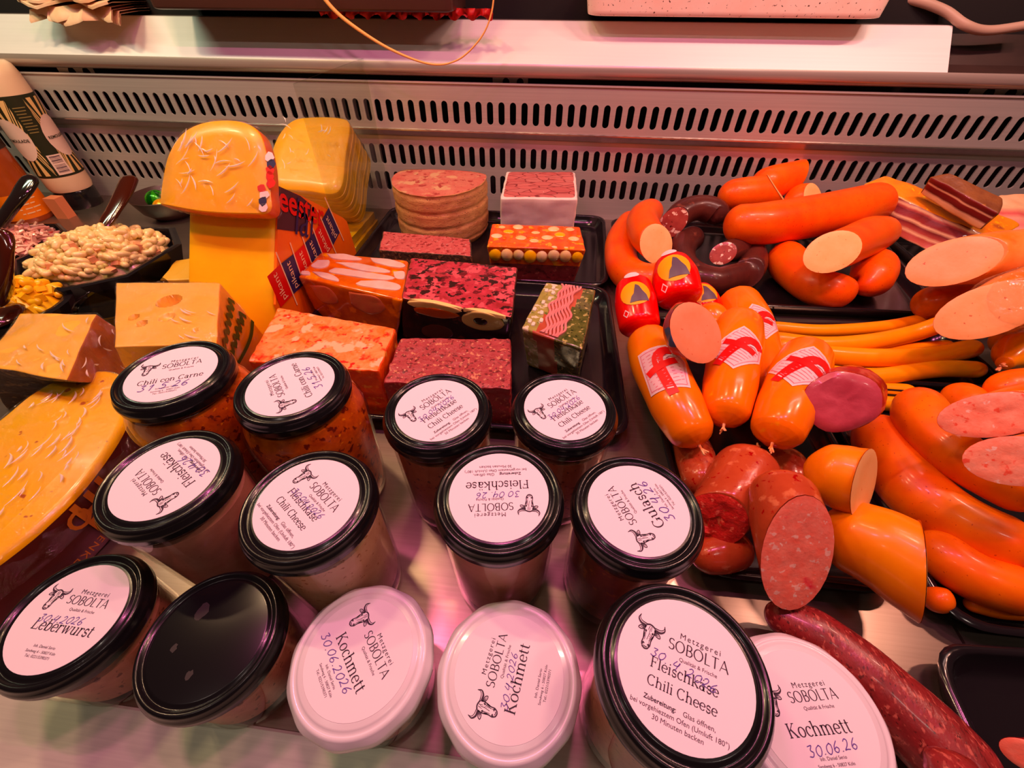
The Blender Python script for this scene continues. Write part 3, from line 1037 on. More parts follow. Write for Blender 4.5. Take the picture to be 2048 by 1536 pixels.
# ------------------------------------------------------------------ meat blocks on the two middle trays
CASE_FAT = simple('fat_casing', (0.90, 0.84, 0.74, 1), 0.5, var=(0.84, 0.74, 0.62, 1), vscale=40, bumps=(90, .2, .001))
def lump(name, label, cat, top, zt, bot, zb, n=16, rnd=.10, rough=.0010, nscale=70, seed=0, group='meat blocks on the middle trays', bulge=0.0):
    T = [Vector((x, y, zt)) for x, y in top]
    B = [Vector((x, y, zb)) for x, y in bot] if bot else [Vector((p.x, p.y, zb)) for p in T]
    V, S = block(T, B, n, rnd, rough, nscale, seed, bulge)
    t = thing(name, label, cat, base_of(V), group)
    return t, V, S, T, B
ALLS = ('left', 'right', 'front', 'back', 'bottom')
TZ = 0.0045
# crumbly red block
CORNED = mottled('corned_beef', (150, soft(196, 84, 84), soft(172, 62, 66)), [(230, .57, .05, soft(120, 34, 38)), (190, .61, .05, soft(226, 150, 110)), (300, .66, .04, soft(238, 190, 150))], 0.42, (260, .8, .0015), warp=.6)
CORNED_SIDE = mottled('corned_beef_side', (150, soft(165, 50, 54), soft(140, 38, 42)), [(220, .60, .05, soft(190, 110, 80))], 0.4, (220, .6, .001))
t, V, S, T, B = lump('meat_terrine', 'crumbly red corned beef block behind the two rear Chili Cheese lids', 'terrine', [(-0.1651, 0.3561), (-0.0417, 0.3695), (-0.0326, 0.2896), (-0.1612, 0.2855)], .070, None, TZ, 22, .05, .0016, 130, 1)
block_parts(t, V, S, [('cut_face', ('top',), CORNED), ('body', ALLS, CORNED_SIDE)])
# orange marbled block
MARB = mottled('chicken_terrine', (60, srgb(255, 176, 130), srgb(244, 130, 84)), [(70, .56, .10, srgb(226, 84, 34)), (160, .60, .08, srgb(206, 66, 24)), (45, .60, .04, srgb(255, 200, 165))], 0.38, (120, .4, .001), warp=1.2, coat=.2)
MARB_S = mottled('chicken_terrine_side', (70, srgb(238, 120, 50), srgb(206, 82, 26)), [(120, .58, .08, srgb(255, 170, 110))], 0.35, (150, .6, .0015), coat=.2)
t, V, S, T, B = lump('meat_terrine', 'orange marbled chicken terrine block behind the rightmost chili jar', 'terrine', [(-0.3271, 0.3917), (-0.1734, 0.3671), (-0.168, 0.2949), (-0.3084, 0.2941)], .075, None, TZ, 20, .06, .0014, 90, 2)
block_parts(t, V, S, [('cut_face', ('top',), MARB), ('body', ALLS, MARB_S)])
# chicken in amber jelly
AMBER = mottled('amber_jelly', (45, srgb(226, 132, 40), srgb(190, 96, 22)), [(38, .60, .06, srgb(240, 176, 90)), (60, .62, .06, srgb(236, 110, 30))], 0.12, coat=.6, warp=.8)
AMBER_E = mottled('amber_jelly_side', (40, srgb(214, 128, 36), srgb(178, 88, 20)), [(45, .58, .07, srgb(244, 150, 40))], 0.10, coat=.6)
CHICK = mottled('cooked_chicken', (60, soft(255, 222, 204), soft(248, 204, 180)), [], 0.4, (140, .3, .001))
def patch(root, name, face, uvpts, mt, h=.0016, label=None, seed=0, lift=.0003, sub=1):
    """irregular slab inlaid in a block face given by 4 corners (bl, br, fr, fl)"""
    a, b, c, d = face
    nrm = (b - a).cross(d - a).normalized()
    if nrm.dot(CAM - a) < 0 and nrm.z < 0.2:
        nrm = -nrm
    if nrm.z < -.5:
        nrm = -nrm
    pts = crs([(u, w, 0) for u, w in uvpts + uvpts[:1]], len(uvpts) * 5)[:-1]
    cu = sum(p.x for p in pts) / len(pts)
    cw = sum(p.y for p in pts) / len(pts)
    def m(u, w, k):
        p = (a.lerp(b, u)).lerp(d.lerp(c, u), w)
        return p + nrm * k
    rings = []
    for s, k in ((1.0, -.004), (1.0, lift + h * .3), (.96, lift + h * .75), (.85, lift + h), (.5, lift + h)):
        rings.append([m(cu + (p.x - cu) * s, cw + (p.y - cw) * s, k) + (noise.noise_vector(Vector((p.x * 9, p.y * 9, seed))) * .0006) for p in pts])
    v, f = loft(rings)
    return obj(name, v, f, mt, root, label=label, sharp=50)
t, V, S, T, B = lump('aspic_block', 'amber jelly block with pale chicken pieces, left of the beef and egg aspic', 'terrine', [(-0.3395, 0.5339), (-0.2041, 0.5243), (-0.1821, 0.4241), (-0.3387, 0.4627)], .075, [(-.333, .525), (-.215, .525), (-.207, .432), (-.336, .468)], TZ, 18, .10, .0008, 60, 3)
block_parts(t, V, S, [('cut_face', ('top',), AMBER), ('body', ALLS, AMBER_E)])
for k, pts in enumerate([[(.10, .08), (.30, .03), (.50, .12), (.42, .20), (.2, .22)], [(.25, .34), (.5, .28), (.82, .36), (.78, .44), (.5, .47)],
                         [(.58, .06), (.8, .05), (.97, .16), (.9, .25), (.66, .2)], [(.28, .52), (.6, .5), (.88, .52), (.82, .62), (.55, .68), (.26, .68)],
                         [(.06, .36), (.17, .3), (.2, .5), (.13, .62), (.04, .58)], [(.58, .76), (.8, .66), (.95, .68), (.93, .82), (.72, .88), (.56, .88)],
                         [(.86, .38), (.97, .34), (.98, .52), (.9, .54)], [(.1, .76), (.24, .72), (.36, .8), (.38, .9), (.24, .9)], [(.0, .8), (.07, .78), (.1, .88), (.03, .92)]]):
    patch(t, 'chicken_piece', T, pts, CHICK, .0012, seed=k)
FRB = [T[3], T[2], B[2], B[3]]
for k, pts in enumerate([[(.5, .1), (.75, .06), (.85, .3), (.7, .5), (.52, .4)], [(.1, .15), (.3, .1), (.36, .4), (.16, .5)]]):
    patch(t, 'orange_piece', FRB, pts, mottled('carrot', (60, soft(246, 150, 40), soft(232, 120, 30)), [], .2, coat=.5), .0008, seed=k + 20)
# beef and egg aspic
BEEF = mottled('beef_mosaic', (44, soft(170, 38, 52), soft(226, 74, 92)), [(52, .54, .03, soft(240, 104, 112)), (70, .57, .03, soft(120, 28, 40)), (95, .56, .03, soft(60, 30, 24)), (60, .63, .03, soft(206, 62, 80))], .28, (70, .3, .001), coat=.25, warp=2.0)
DJELLY = mottled('dark_jelly', (40, soft(76, 26, 14), soft(40, 14, 10)), [(60, .62, .08, soft(120, 56, 16))], 0.10, coat=.6)
EGGW = simple('egg_white', srgb(250, 226, 160), .3, coat=.3)
YOLK = simple('egg_yolk', srgb(228, 142, 34), .45)
t, V, S, T, B = lump('aspic_block', 'dark red beef aspic block with egg slices along its front edge', 'terrine', [(-0.2052, 0.533), (-0.0496, 0.5239), (-0.043, 0.402), (-0.1859, 0.4281)], .075, [(-.203, .524), (-.053, .520), (-.0535, .432), (-.200, .436)], TZ, 18, .08, .0009, 60, 4)
block_parts(t, V, S, [('cut_face', ('top',), BEEF), ('body', ALLS, DJELLY)])
FRB = [T[3], T[2], B[2], B[3]]
EGGD = simple('amber_yolk', srgb(196, 104, 20), .2, coat=.5)
def oval(u, w, ru, rw, n=9):
    return [(u + ru * math.cos(2 * PI * i / n), w + rw * math.sin(2 * PI * i / n)) for i in range(n)]
for k, (u, w, ru, rw) in enumerate([(.31, .07, .25, .10), (.75, .24, .19, .25)]):
    e = patch(t, 'egg_slice', FRB, oval(u, w, ru, rw), EGGW, .0012, label='cream egg white slice', seed=k)
    patch(t, 'egg_slice', T, [(u - ru * .95, .998), (u - ru * .5, .955), (u + ru * .1, .94), (u + ru * .6, .96), (u + ru * .95, .998)], EGGW, .0008, label='cream egg white rim on the top edge', seed=k + 9)
    if k == 0:
        patch(e, 'egg_centre', FRB, oval(.33, .20, .21, .12), EGGD, .0016, seed=5)
    else:
        patch(e, 'egg_centre', FRB, oval(.73, .22, .065, .10), simple('egg_hole_dark', srgb(52, 30, 18), .2), .0018, seed=6)  # dark patch painted for the hole in this egg ring
pts = [(.34 + .15 * math.cos(2 * PI * i / 9), .72 + .2 * math.sin(2 * PI * i / 9)) for i in range(9)]
patch(t, 'egg_slice', FRB, pts, simple('sunk_egg', soft(110, 52, 18), .15, coat=.5), .0004, label='egg slice sunk deep in dark jelly', seed=30)
# pearl onion aspic
ONJ = mottled('onion_jelly', (60, srgb(236, 130, 30), srgb(214, 92, 20)), [(90, .58, .06, srgb(250, 180, 60)), (420, .66, .03, srgb(60, 60, 20))], 0.15, coat=.5)
DEEP = mottled('coarse_meat', (90, soft(168, 64, 62), soft(136, 44, 46)), [(120, .58, .06, soft(104, 28, 32)), (150, .63, .05, soft(190, 100, 84))], .4, (150, .5, .001))
PEARL = simple('pearl_onion', srgb(255, 226, 186), .2, coat=.4, var=srgb(250, 206, 140), vscale=50)
PEARLY = simple('yellow_pearl', srgb(252, 196, 60), .2, coat=.4)
t, V, S, T, B = lump('aspic_block', 'two layered aspic block topped with pearl onions in yellow jelly', 'terrine', [(-0.1046, 0.6522), (0.0357, 0.6576), (0.044, 0.5781), (-0.1005, 0.5736)], .078, [(-.103, .655), (.034, .660), (.030, .590), (-.094, .585)], TZ, 18, .05, .0008, 60, 5)
def band(S, V, zcut):
    hi, lo = [], []
    for s in ('left', 'right', 'front', 'back'):
        for f in S[s]:
            (hi if sum(V[i].z for i in f) / 4 > zcut else lo).append(f)
    return hi, lo
hi, lo = band(S, V, .050)
v, f = submesh(V, S['top'] + hi)
obj('onion_jelly', v, f, ONJ, t, label='yellow orange jelly layer')
v, f = submesh(V, lo + S['bottom'])
obj('meat_layer', v, f, DEEP, t, label='dark coarse meat layer')
def ball(c, r, sq=(1, 1, 1), n=14):
    prof = [(max(.0002, r * math.sin(PI * i / 10)), r * math.cos(PI * i / 10)) for i in range(11)][::-1]
    v, f = lathe(prof, (0, 0, 0), n)
    return [Vector(c) + Vector((p.x * sq[0], p.y * sq[1], p.z * sq[2])) for p in v], f
rr = random.Random(3)
for k in range(8):
    u = .08 + .12 * k
    p = T[3].lerp(T[2], u)
    v, f = ball(p + Vector((0, .0055, -.0125 + rr.uniform(-.002, .002))), .0088 + .0014 + rr.uniform(-.0008, .0010), (1, .8, 1.15))
    obj('pearl_onion', v, f, PEARLY if k in (0, 3, 7) else PEARL, t)
for k, (u, w) in enumerate([(.08, .55), (.2, .35), (.34, .6), (.5, .35), (.62, .55), (.76, .4), (.9, .55), (.12, .15), (.3, .12), (.48, .7), (.88, .15), (.7, .15)]):
    p = (T[0].lerp(T[1], u)).lerp(T[3].lerp(T[2], u), w)
    v, f = ball(p + Vector((0, 0, -.0022)), .0078 + rr.uniform(-.001, .0012), (rr.uniform(.9, 1.3), rr.uniform(.8, 1.1), .55))
    obj('pearl_onion', v, f, PEARLY if k in (1, 5) else PEARL, t)
# small pink slice
PINKT = mottled('pink_terrine', (120, soft(230, 118, 112), soft(206, 88, 88)), [(150, .56, .05, soft(160, 54, 56)), (200, .63, .05, soft(246, 170, 160))], .4, (180, .6, .0012))
HERB = mottled('herb_crust', (120, soft(96, 66, 44), soft(60, 44, 30)), [(200, .58, .06, soft(140, 100, 60))], .6, (200, .8, .002))
t, V, S, T, B = lump('meat_terrine', 'small pink terrine slice with a dark herb crust, in front of the round loaf', 'terrine', [(-0.3031, 0.6819), (-0.1455, 0.671), (-0.1317, 0.6096), (-0.2867, 0.6119)], .042, None, TZ, 16, .08, .0012, 90, 6)
block_parts(t, V, S, [('cut_face', ('top',), PINKT), ('herb_crust', ALLS, HERB)])
# ham in white fat
MOSA = chunky('ham_bricks', 48, [(0, soft(236, 132, 122)), (.5, soft(220, 110, 104)), (.8, soft(240, 150, 138)), (1, soft(206, 92, 90))], soft(150, 60, 58), .05, .35, .12, stretch=(.75, 1.5, 1))
t, V, S, T, B = lump('meat_terrine', 'square ham mosaic terrine in a white fat jacket behind the onion aspic', 'terrine', [(-0.1032, 0.8343), (0.0257, 0.8501), (0.0302, 0.7131), (-0.0979, 0.702)], .100, [(-.106, .800), (.026, .806), (.028, .722), (-.100, .716)], TZ, 16, .06, .0012, 70, 7)
inset = [p + (sum(T, Vector()) / 4 - p) * .07 + Vector((0, 0, .0012)) for p in T]
block_parts(t, V, S, [('fat_jacket', ('top',) + ALLS, CASE_FAT)])
Vi, Si = block(inset, [p - Vector((0, 0, .01)) for p in inset], 14, .12, .0008, 90, 3)
block_parts(t, Vi, Si, [('cut_face', ('top', 'front', 'left', 'right', 'back'), MOSA)])
# ham roll aspic
GREENJ = mottled('parsley_jelly', (130, soft(116, 122, 48), soft(70, 84, 30)), [(160, .58, .05, soft(196, 190, 110)), (220, .62, .04, soft(44, 56, 20))], .14, coat=.5)
LEEKJ = mottled('leek_jelly', (110, soft(196, 188, 96), soft(160, 158, 70)), [(130, .56, .04, soft(250, 240, 200)), (180, .62, .04, soft(110, 130, 40))], .14, coat=.5)
HAM = mottled('boiled_ham', (40, soft(255, 168, 160), soft(244, 140, 136)), [], .35, coat=.2)
HAMS = mottled('ham_side', (50, soft(214, 108, 70), soft(186, 84, 54)), [], .2, coat=.4)
t, V, S, T, B = lump('aspic_block', 'upright aspic block with folded pink ham between green jelly layers', 'terrine', [(-0.0087, 0.4715), (0.0537, 0.4609), (0.0365, 0.3399), (-0.0308, 0.3711)], .085, [(-.012, .470), (.054, .462), (.040, .372), (-.024, .400)], TZ, 18, .08, .0008, 60, 8)
def split_u(faces, V, a, b):
    """left / middle / right by share along the block's width"""
    L, M_, R_ = [], [], []
    for f in faces:
        p = sum((V[i] for i in f), Vector()) / len(f)
        ctr = T[3].lerp(T[0], .5)
        ax = ((T[2] - T[3]) + (T[1] - T[0])) / 2
        u = (p - ctr).dot(ax) / ax.length_squared
        (L if u < a else M_ if u < b else R_).append(f)
    return L, M_, R_
allf = sum((S[s] for s in ('top', 'front', 'back', 'bottom')), [])
L_, M_, R_ = split_u(allf, V, .30, .66)
v, f = submesh(V, L_ + S['left'])
obj('leek_jelly', v, f, LEEKJ, t, label='pale green leek jelly side')
v, f = submesh(V, M_)
obj('ham_core', v, f, HAMS, t, label='brownish pink ham core')
v, f = submesh(V, R_ + S['right'])
obj('parsley_jelly', v, f, GREENJ, t, label='dark green parsley jelly side')
for k in range(8):
    rows = []
    for i in range(29):
        w = i / 28
        u = .33 + .044 * k + .045 * math.sin(w * 9 + k * .25) * (1 - .3 * w) + .03 * math.sin(w * 23 + k)
        p = (T[0].lerp(T[1], u)).lerp(T[3].lerp(T[2], u), .02 + w * .95)
        d = ((T[1] - T[0]).normalized()) * .0013
        rows.append([p - d + Vector((0, 0, -.003)), p - d + Vector((0, 0, .0016)), p + d + Vector((0, 0, .0020)), p + d + Vector((0, 0, -.003))])
    v, f = loft(rows)
    obj('ham_fold', v, f, HAM, t, sharp=60)
for k, (u, w) in enumerate([(.1, .2), (.2, .12), (.14, .45), (.06, .62), (.22, .35), (.2, .65), (.08, .85), (.16, .88), (.25, .78), (.24, .22)]):
    patch(t, 'leek_cube', T, [(u - .03, w - .03), (u + .025, w - .025), (u + .03, w + .03), (u - .025, w + .035)], simple('leek_white', soft(250, 244, 214), .3, coat=.3), .0015, seed=k)
# round half loaf with string grooves
LOAFTOP = mottled('head_cheese', (40, soft(244, 152, 124), soft(226, 112, 96)), [(34, .56, .06, soft(250, 190, 140)), (60, .60, .05, soft(190, 74, 66)), (240, .67, .03, soft(90, 40, 26))], .4, (120, .4, .001), warp=1)
LOAFSIDE = mottled('spiced_rind', (45, soft(236, 180, 112), soft(204, 136, 84)), [(60, .58, .06, soft(224, 160, 110)), (300, .65, .03, soft(70, 36, 20))], .5, (160, .5, .0015), stretch=(1, 1, 2.4))
c0, zt = Vector((-.2205, .795, 0)), .100
def dshape(z, s):
    out = []
    for i in range(40):
        a = PI + PI * i / 39
        out.append(c0 + Vector((.0865 * s * math.cos(a), .104 * s * math.sin(a), z)))
    for i in range(1, 10):
        a = PI * i / 10
        out.append(c0 + Vector((.0865 * s * math.cos(a), .034 * s * math.sin(a) ** .6, z)))
    return out
rings = []
for i in range(41):
    z = TZ + (zt - TZ) * i / 40
    g = 1.0 - .022 * max(0, math.cos(2 * PI * (z - .017) / .0265)) ** 3
    if i < 4:
        g *= .93 + .0175 * i
    rings.append([p + noise.noise_vector(p * 50) * .0016 for p in dshape(z, g)])
rings.append(dshape(zt + .0006, .985))
v, f = loft(rings, True, False)
t = thing('meat_loaf', 'tall half round head cheese loaf with string grooves, left of the white jacketed ham', 'terrine', c0 + Vector((0, -.03, TZ)), 'meat blocks on the middle trays')
obj('rind', v, f, LOAFSIDE, t)
rings = [[p + Vector((0, 0, .0012 * noise.noise(p * 80))) for p in dshape(zt + .0010 * (k > 0), .99 - .16 * k)] for k in range(6)]
v, f = loft(rings, False, True)
obj('cut_face', v, f, LOAFTOP, t)

# ------------------------------------------------------------------ sausages
def skin(name, c, c2, rough=.30, spots=None, bumps=(200, .15, .0006), coat=.25, stretch=None):
    return mottled(name, (26, c, c2), spots or [], rough, bumps, spec=.25, coat=coat * .5, stretch=stretch)
SK_RING = skin('ring_sausage_skin', srgb(255, 128, 10), srgb(250, 108, 6), .36, [(420, .66, .05, srgb(206, 66, 4))])
SK_K = skin('liver_sausage_skin', srgb(250, 150, 14), srgb(244, 132, 10), .22, [(60, .66, .1, srgb(250, 172, 40))], coat=.5)
SK_W = skin('frankfurter_skin', srgb(255, 174, 44), srgb(252, 158, 32), .30)
SK_G = skin('smoked_skin', srgb(244, 140, 12), srgb(222, 108, 6), .34, [(16, .60, .12, srgb(214, 100, 6)), (380, .68, .04, srgb(180, 80, 6))])
SK_RED = skin('red_sausage_skin', (.52, .085, .022, 1), (.40, .050, .014, 1), .22, [(90, .60, .07, (.62, .17, .06, 1)), (160, .63, .05, srgb(150, 30, 18))], bumps=(90, .5, .0012), coat=.6)
SK_BLOOD = skin('blood_sausage_skin', srgb(88, 48, 42), srgb(66, 34, 32), .30, [(50, .63, .1, srgb(120, 72, 60))], coat=.3)
SK_SAL = mottled('salami_skin', (90, soft(166, 44, 36), soft(130, 28, 24)), [(330, .56, .10, soft(206, 104, 88)), (420, .60, .05, soft(104, 22, 20))], .34, (260, .4, .001), coat=.15, stretch=(1.2, .6, 1))
CUT_FINE = mottled('fine_cut', (60, srgb(255, 210, 156), srgb(252, 198, 142)), [(300, .70, .03, srgb(220, 140, 100))], .45, (300, .15, .0005))
CUT_PINK = mottled('pink_cut', (60, srgb(255, 178, 142), srgb(252, 166, 128)), [(260, .70, .03, srgb(220, 120, 90))], .45, (300, .15, .0005))
CUT_COARSE = mottled('coarse_cut', (120, srgb(250, 176, 150), srgb(242, 150, 124)), [(180, .60, .06, srgb(224, 110, 92)), (150, .64, .04, srgb(255, 210, 190))], .42, (220, .4, .001))
CUT_RED = mottled('red_cut', (140, srgb(255, 158, 138), srgb(246, 132, 114)), [(200, .60, .05, srgb(255, 200, 180)), (40, .67, .06, srgb(220, 60, 84)), (90, .70, .02, srgb(255, 220, 200))], .38, (240, .4, .001))
CUT_BLOOD = mottled('blood_cut', (80, srgb(172, 92, 84), srgb(150, 72, 68)), [(110, .58, .03, srgb(255, 220, 200)), (200, .66, .04, srgb(90, 30, 30))], .35, coat=.3)
CUT_MUTED = mottled('tartare_cut', (150, srgb(206, 80, 74), srgb(180, 58, 58)), [(220, .60, .06, srgb(232, 130, 110))], .4, (260, .7, .0016), coat=.3)
TWINE = simple('casing_tail', srgb(240, 196, 150), .6, var=srgb(214, 140, 90), vscale=200)
def rads(path, rp, zs):
    """half-widths along a path -> radius function"""
    vals = list(rp)
    n = len(vals) - 1
    def f(t):
        s = max(0, min(.9999, t)) * n
        k = int(s)
        q = s - k
        q = q * q * (3 - 2 * q)
        return vals[k] * (1 - q) + vals[k + 1] * q
    return f
def sausage(label, path, rp, mat_, ends=('round', 'round'), cut=None, group=None, flat=1.0, pucker=0.0, end_len=1.0, name='sausage', cat='sausage', m=36, n=28, tails=(), power=2.0, rough=0.0, part='casing', lift=.0012, cutrough=.0, roll=0.0, cutlabel=None):
    """path and half-widths in metres; a cut end is ('cut', k): plane facing the shopper plus k of the axis"""
    P = [Vector(p) for p in path]
    R = rads(path, rp, None)
    E = []
    for e, en in enumerate(ends):
        if isinstance(en, tuple) and en[0] == 'cut':
            ax = (P[0] - P[1]) if e == 0 else (P[-1] - P[-2])
            q = -FW + ax.normalized() * en[1]
            if len(en) > 2:
                q = q + RT * en[2] + UP * en[3]
            E.append(q.normalized())
        else:
            E.append(en)
    v, f, uvs, r0, r1, fr = tube(P, R, n, m, E, flat, pucker, end_len, rough, power, roll)
    has = any(not isinstance(e, str) for e in E) or tails
    g = base_of(v)
    if not has:
        o = obj(name, v, f, mat_, loc=g, uvs=uvs, sharp=None)
        return tag(o, label, cat, group), fr
    t = thing(name, label, cat, g, group)
    obj(part, v, f, mat_, t, uvs=uvs, sharp=60)
    for e, ring in ((0, r0), (1, r1)):
        if not isinstance(E[e], str):
            rg = list(reversed(ring)) if e == 0 else ring
            v2, f2, nn = disc_on(rg, lift, .995, 6, cutrough)
            obj('cut_face', v2, f2, cut or CUT_FINE, t, label=cutlabel)
    for e, ln in tails:
        p, d = (fr[0][0], -fr[0][1]) if e == 0 else (fr[-1][0], fr[-1][1])
        V, F = [], []
        rnd = random.Random(int(p.x * 1e4))
        for q in range(6):
            dd = (d + Vector((rnd.uniform(-.6, .6), rnd.uniform(-.6, .6), rnd.uniform(-.2, .6)))).normalized()
            mid = p + d * ln * .35
            a = tube([p - d * ln * .3, mid, mid + dd * ln * rnd.uniform(.4, .9)], lambda u: ln * .14 * (1 - .5 * u), 6, 6, ('round', 'round'))
            V, F = merge((V, F), (a[0], a[1]))
        obj('twisted_end', V, F, TWINE, t, label='frayed pale casing end')
    return t, fr

GR = 'orange ring sausages on the rear tray'
# --- rear tray: orange rings
sausage('orange curved sausage on rear tray, hugging the left tray edge under a cut piece', [(0.1423, 0.7989, 0.035), (0.1129, 0.7024, 0.03), (0.1112, 0.6116, 0.032), (0.1429, 0.5749, 0.036), (0.191, 0.621, 0.032)], [0.0263, 0.0286, 0.0259, 0.0254, 0.0236], SK_RING, group=GR)
sausage('short orange sausage standing with round pale cut face, leftmost of the rear tray', [(0.1699, 0.7861, 0.06), (0.1402, 0.7097, 0.072), (0.1369, 0.6424, 0.078), (0.1477, 0.6096, 0.078)], [0.0218, 0.025, 0.0255, 0.0245], SK_RING, ('round', ('cut', .5)), CUT_FINE, group=GR)
# blood sausages
sausage('dark blood sausage arch with a cut end, behind the lower dark ring', [(0.1959, 0.7327, 0.06), (0.2152, 0.7522, 0.072), (0.243, 0.7628, 0.076), (0.2694, 0.7594, 0.07), (0.2746, 0.7421, 0.06)], [0.0206, 0.0216, 0.0208, 0.0225, 0.0223], SK_BLOOD, (('cut', .9), 'round'), CUT_BLOOD, 'blood sausages', pucker=.2, tails=())
sausage('dark blood sausage ring with speckled round cut face, behind the red packets', [(0.2489, 0.7494, 0.034), (0.2168, 0.7068, 0.032), (0.2048, 0.6388, 0.032), (0.2266, 0.5976, 0.032), (0.2669, 0.5964, 0.032), (0.3105, 0.6415, 0.032), (0.3261, 0.7046, 0.034), (0.2873, 0.672, 0.046), (0.2614, 0.6449, 0.052)], [0.0213, 0.0223, 0.0224, 0.0214, 0.0212, 0.0222, 0.0219, 0.0194, 0.0165], SK_BLOOD, ('round', ('cut', .6)), CUT_BLOOD, 'blood sausages')
# stack of straight orange ones
sausage('long uncut orange sausage lying across the top of the rear stack', [(0.267, 0.6987, 0.078), (0.3215, 0.6966, 0.08), (0.4093, 0.7298, 0.082), (0.4866, 0.7672, 0.084), (0.5606, 0.8116, 0.084)], [0.0291, 0.0328, 0.0335, 0.0336, 0.0331], SK_RING, group=GR, end_len=.8)
sausage('orange sausage half with slanted pale cut, above the long sausage at left', [(0.2768, 0.7841, 0.09), (0.3317, 0.8002, 0.09), (0.3849, 0.8187, 0.09)], [0.0243, 0.0281, 0.0293], SK_RING, ('round', ('cut', .55, .4, .5)), CUT_FINE, GR)
sausage('orange sausage half at the very back, its cut turned away', [(0.3433, 0.8206, 0.097), (0.3891, 0.8458, 0.099), (0.4272, 0.8655, 0.101)], [0.0249, 0.028, 0.0275], SK_RING, ('round', (Vector((.95, .05, -.25)))), CUT_FINE, GR)
sausage('orange sausage with half hidden pale cut, peeking over the long sausage', [(0.4003, 0.8084, 0.078), (0.4239, 0.8105, 0.08), (0.4392, 0.8007, 0.086)], [0.0249, 0.0266, 0.0262], SK_RING, ('round', ('cut', .9, .1, .1)), CUT_FINE, GR)
sausage('short orange sausage stub with large round pale cut, below the long sausage', [(0.5335, 0.7257, 0.066), (0.4732, 0.672, 0.078), (0.4025, 0.6013, 0.092), (0.3665, 0.5659, 0.1)], [0.0245, 0.0291, 0.0273, 0.026], SK_RING, ('round', ('cut', .35)), CUT_FINE, GR, pucker=.15)
sausage('orange sausage curving down to a tied end, under the round cut stub', [(0.3747, 0.7027, 0.036), (0.3738, 0.6517, 0.034), (0.3848, 0.6011, 0.034), (0.4065, 0.5811, 0.034), (0.4433, 0.6032, 0.03)], [0.0251, 0.0294, 0.0277, 0.0263, 0.015], SK_RING, group=GR, pucker=.2)
sausage('plump orange sausage end with puckered tie, right of the curved one', [(0.4527, 0.6053, 0.026), (0.4643, 0.6047, 0.034), (0.4882, 0.6359, 0.038), (0.5107, 0.6806, 0.036)], [0.0136, 0.0283, 0.0299, 0.0257], SK_RING, group=GR, pucker=.28)
# --- red packets
SK_PACK = skin('red_packet', srgb(236, 14, 12), srgb(226, 8, 8), .22, bumps=(60, .3, .001), coat=.5)
SUN = simple('packet_sun', srgb(250, 186, 70), .4)
GREY = simple('packet_picture', srgb(96, 84, 96), .4)
PALE = simple('packet_pale', (0.93, 0.74, 0.72, 1), .4)
def wrapper(fr):
    """(along 0..1, angle) -> point on the sausage surface, plus local scale"""
    cum = [0.0]
    for i in range(1, len(fr)):
        cum.append(cum[-1] + (fr[i][0] - fr[i - 1][0]).length)
    def at(t, a, dz=.0006):
        s = max(0, min(.9999, t)) * cum[-1]
        k = 0
        while k < len(fr) - 2 and cum[k + 1] < s:
            k += 1
        q = (s - cum[k]) / max(1e-9, cum[k + 1] - cum[k])
        p = fr[k][0].lerp(fr[k + 1][0], q)
        side = fr[k][2].lerp(fr[k + 1][2], q).normalized()
        upv = fr[k][3].lerp(fr[k + 1][3], q).normalized()
        r = fr[k][4] * (1 - q) + fr[k + 1][4] * q
        return p + (side * math.sin(a) + upv * math.cos(a)) * (r + dz)
    return at
def decal(root, name, poly2, place, mt, label=None, cut=2):
    """flat outline -> curved patch; place(u, v) gives the point"""
    bm = bmesh.new()
    vs = [bm.verts.new((a, b, 0)) for a, b in poly2]
    bm.faces.new(vs)
    bmesh.ops.triangulate(bm, faces=bm.faces[:])
    for _ in range(cut):
        bmesh.ops.subdivide_edges(bm, edges=bm.edges[:], cuts=1, use_grid_fill=True)
        bmesh.ops.triangulate(bm, faces=bm.faces[:])
    bm.verts.ensure_lookup_table()
    bm.verts.index_update()
    V = [place(q.co.x, q.co.y) for q in bm.verts]
    F = [tuple(q.index for q in fc.verts) for fc in bm.faces]
    bm.free()
    return obj(name, V, F, mt, root, label=label, sharp=None)
def circle2(r=1, n=20, sx=1, sy=1, cx=0, cy=0):
    return [(cx + sx * r * math.cos(2 * PI * i / n), cy + sy * r * math.sin(2 * PI * i / n)) for i in range(n)]
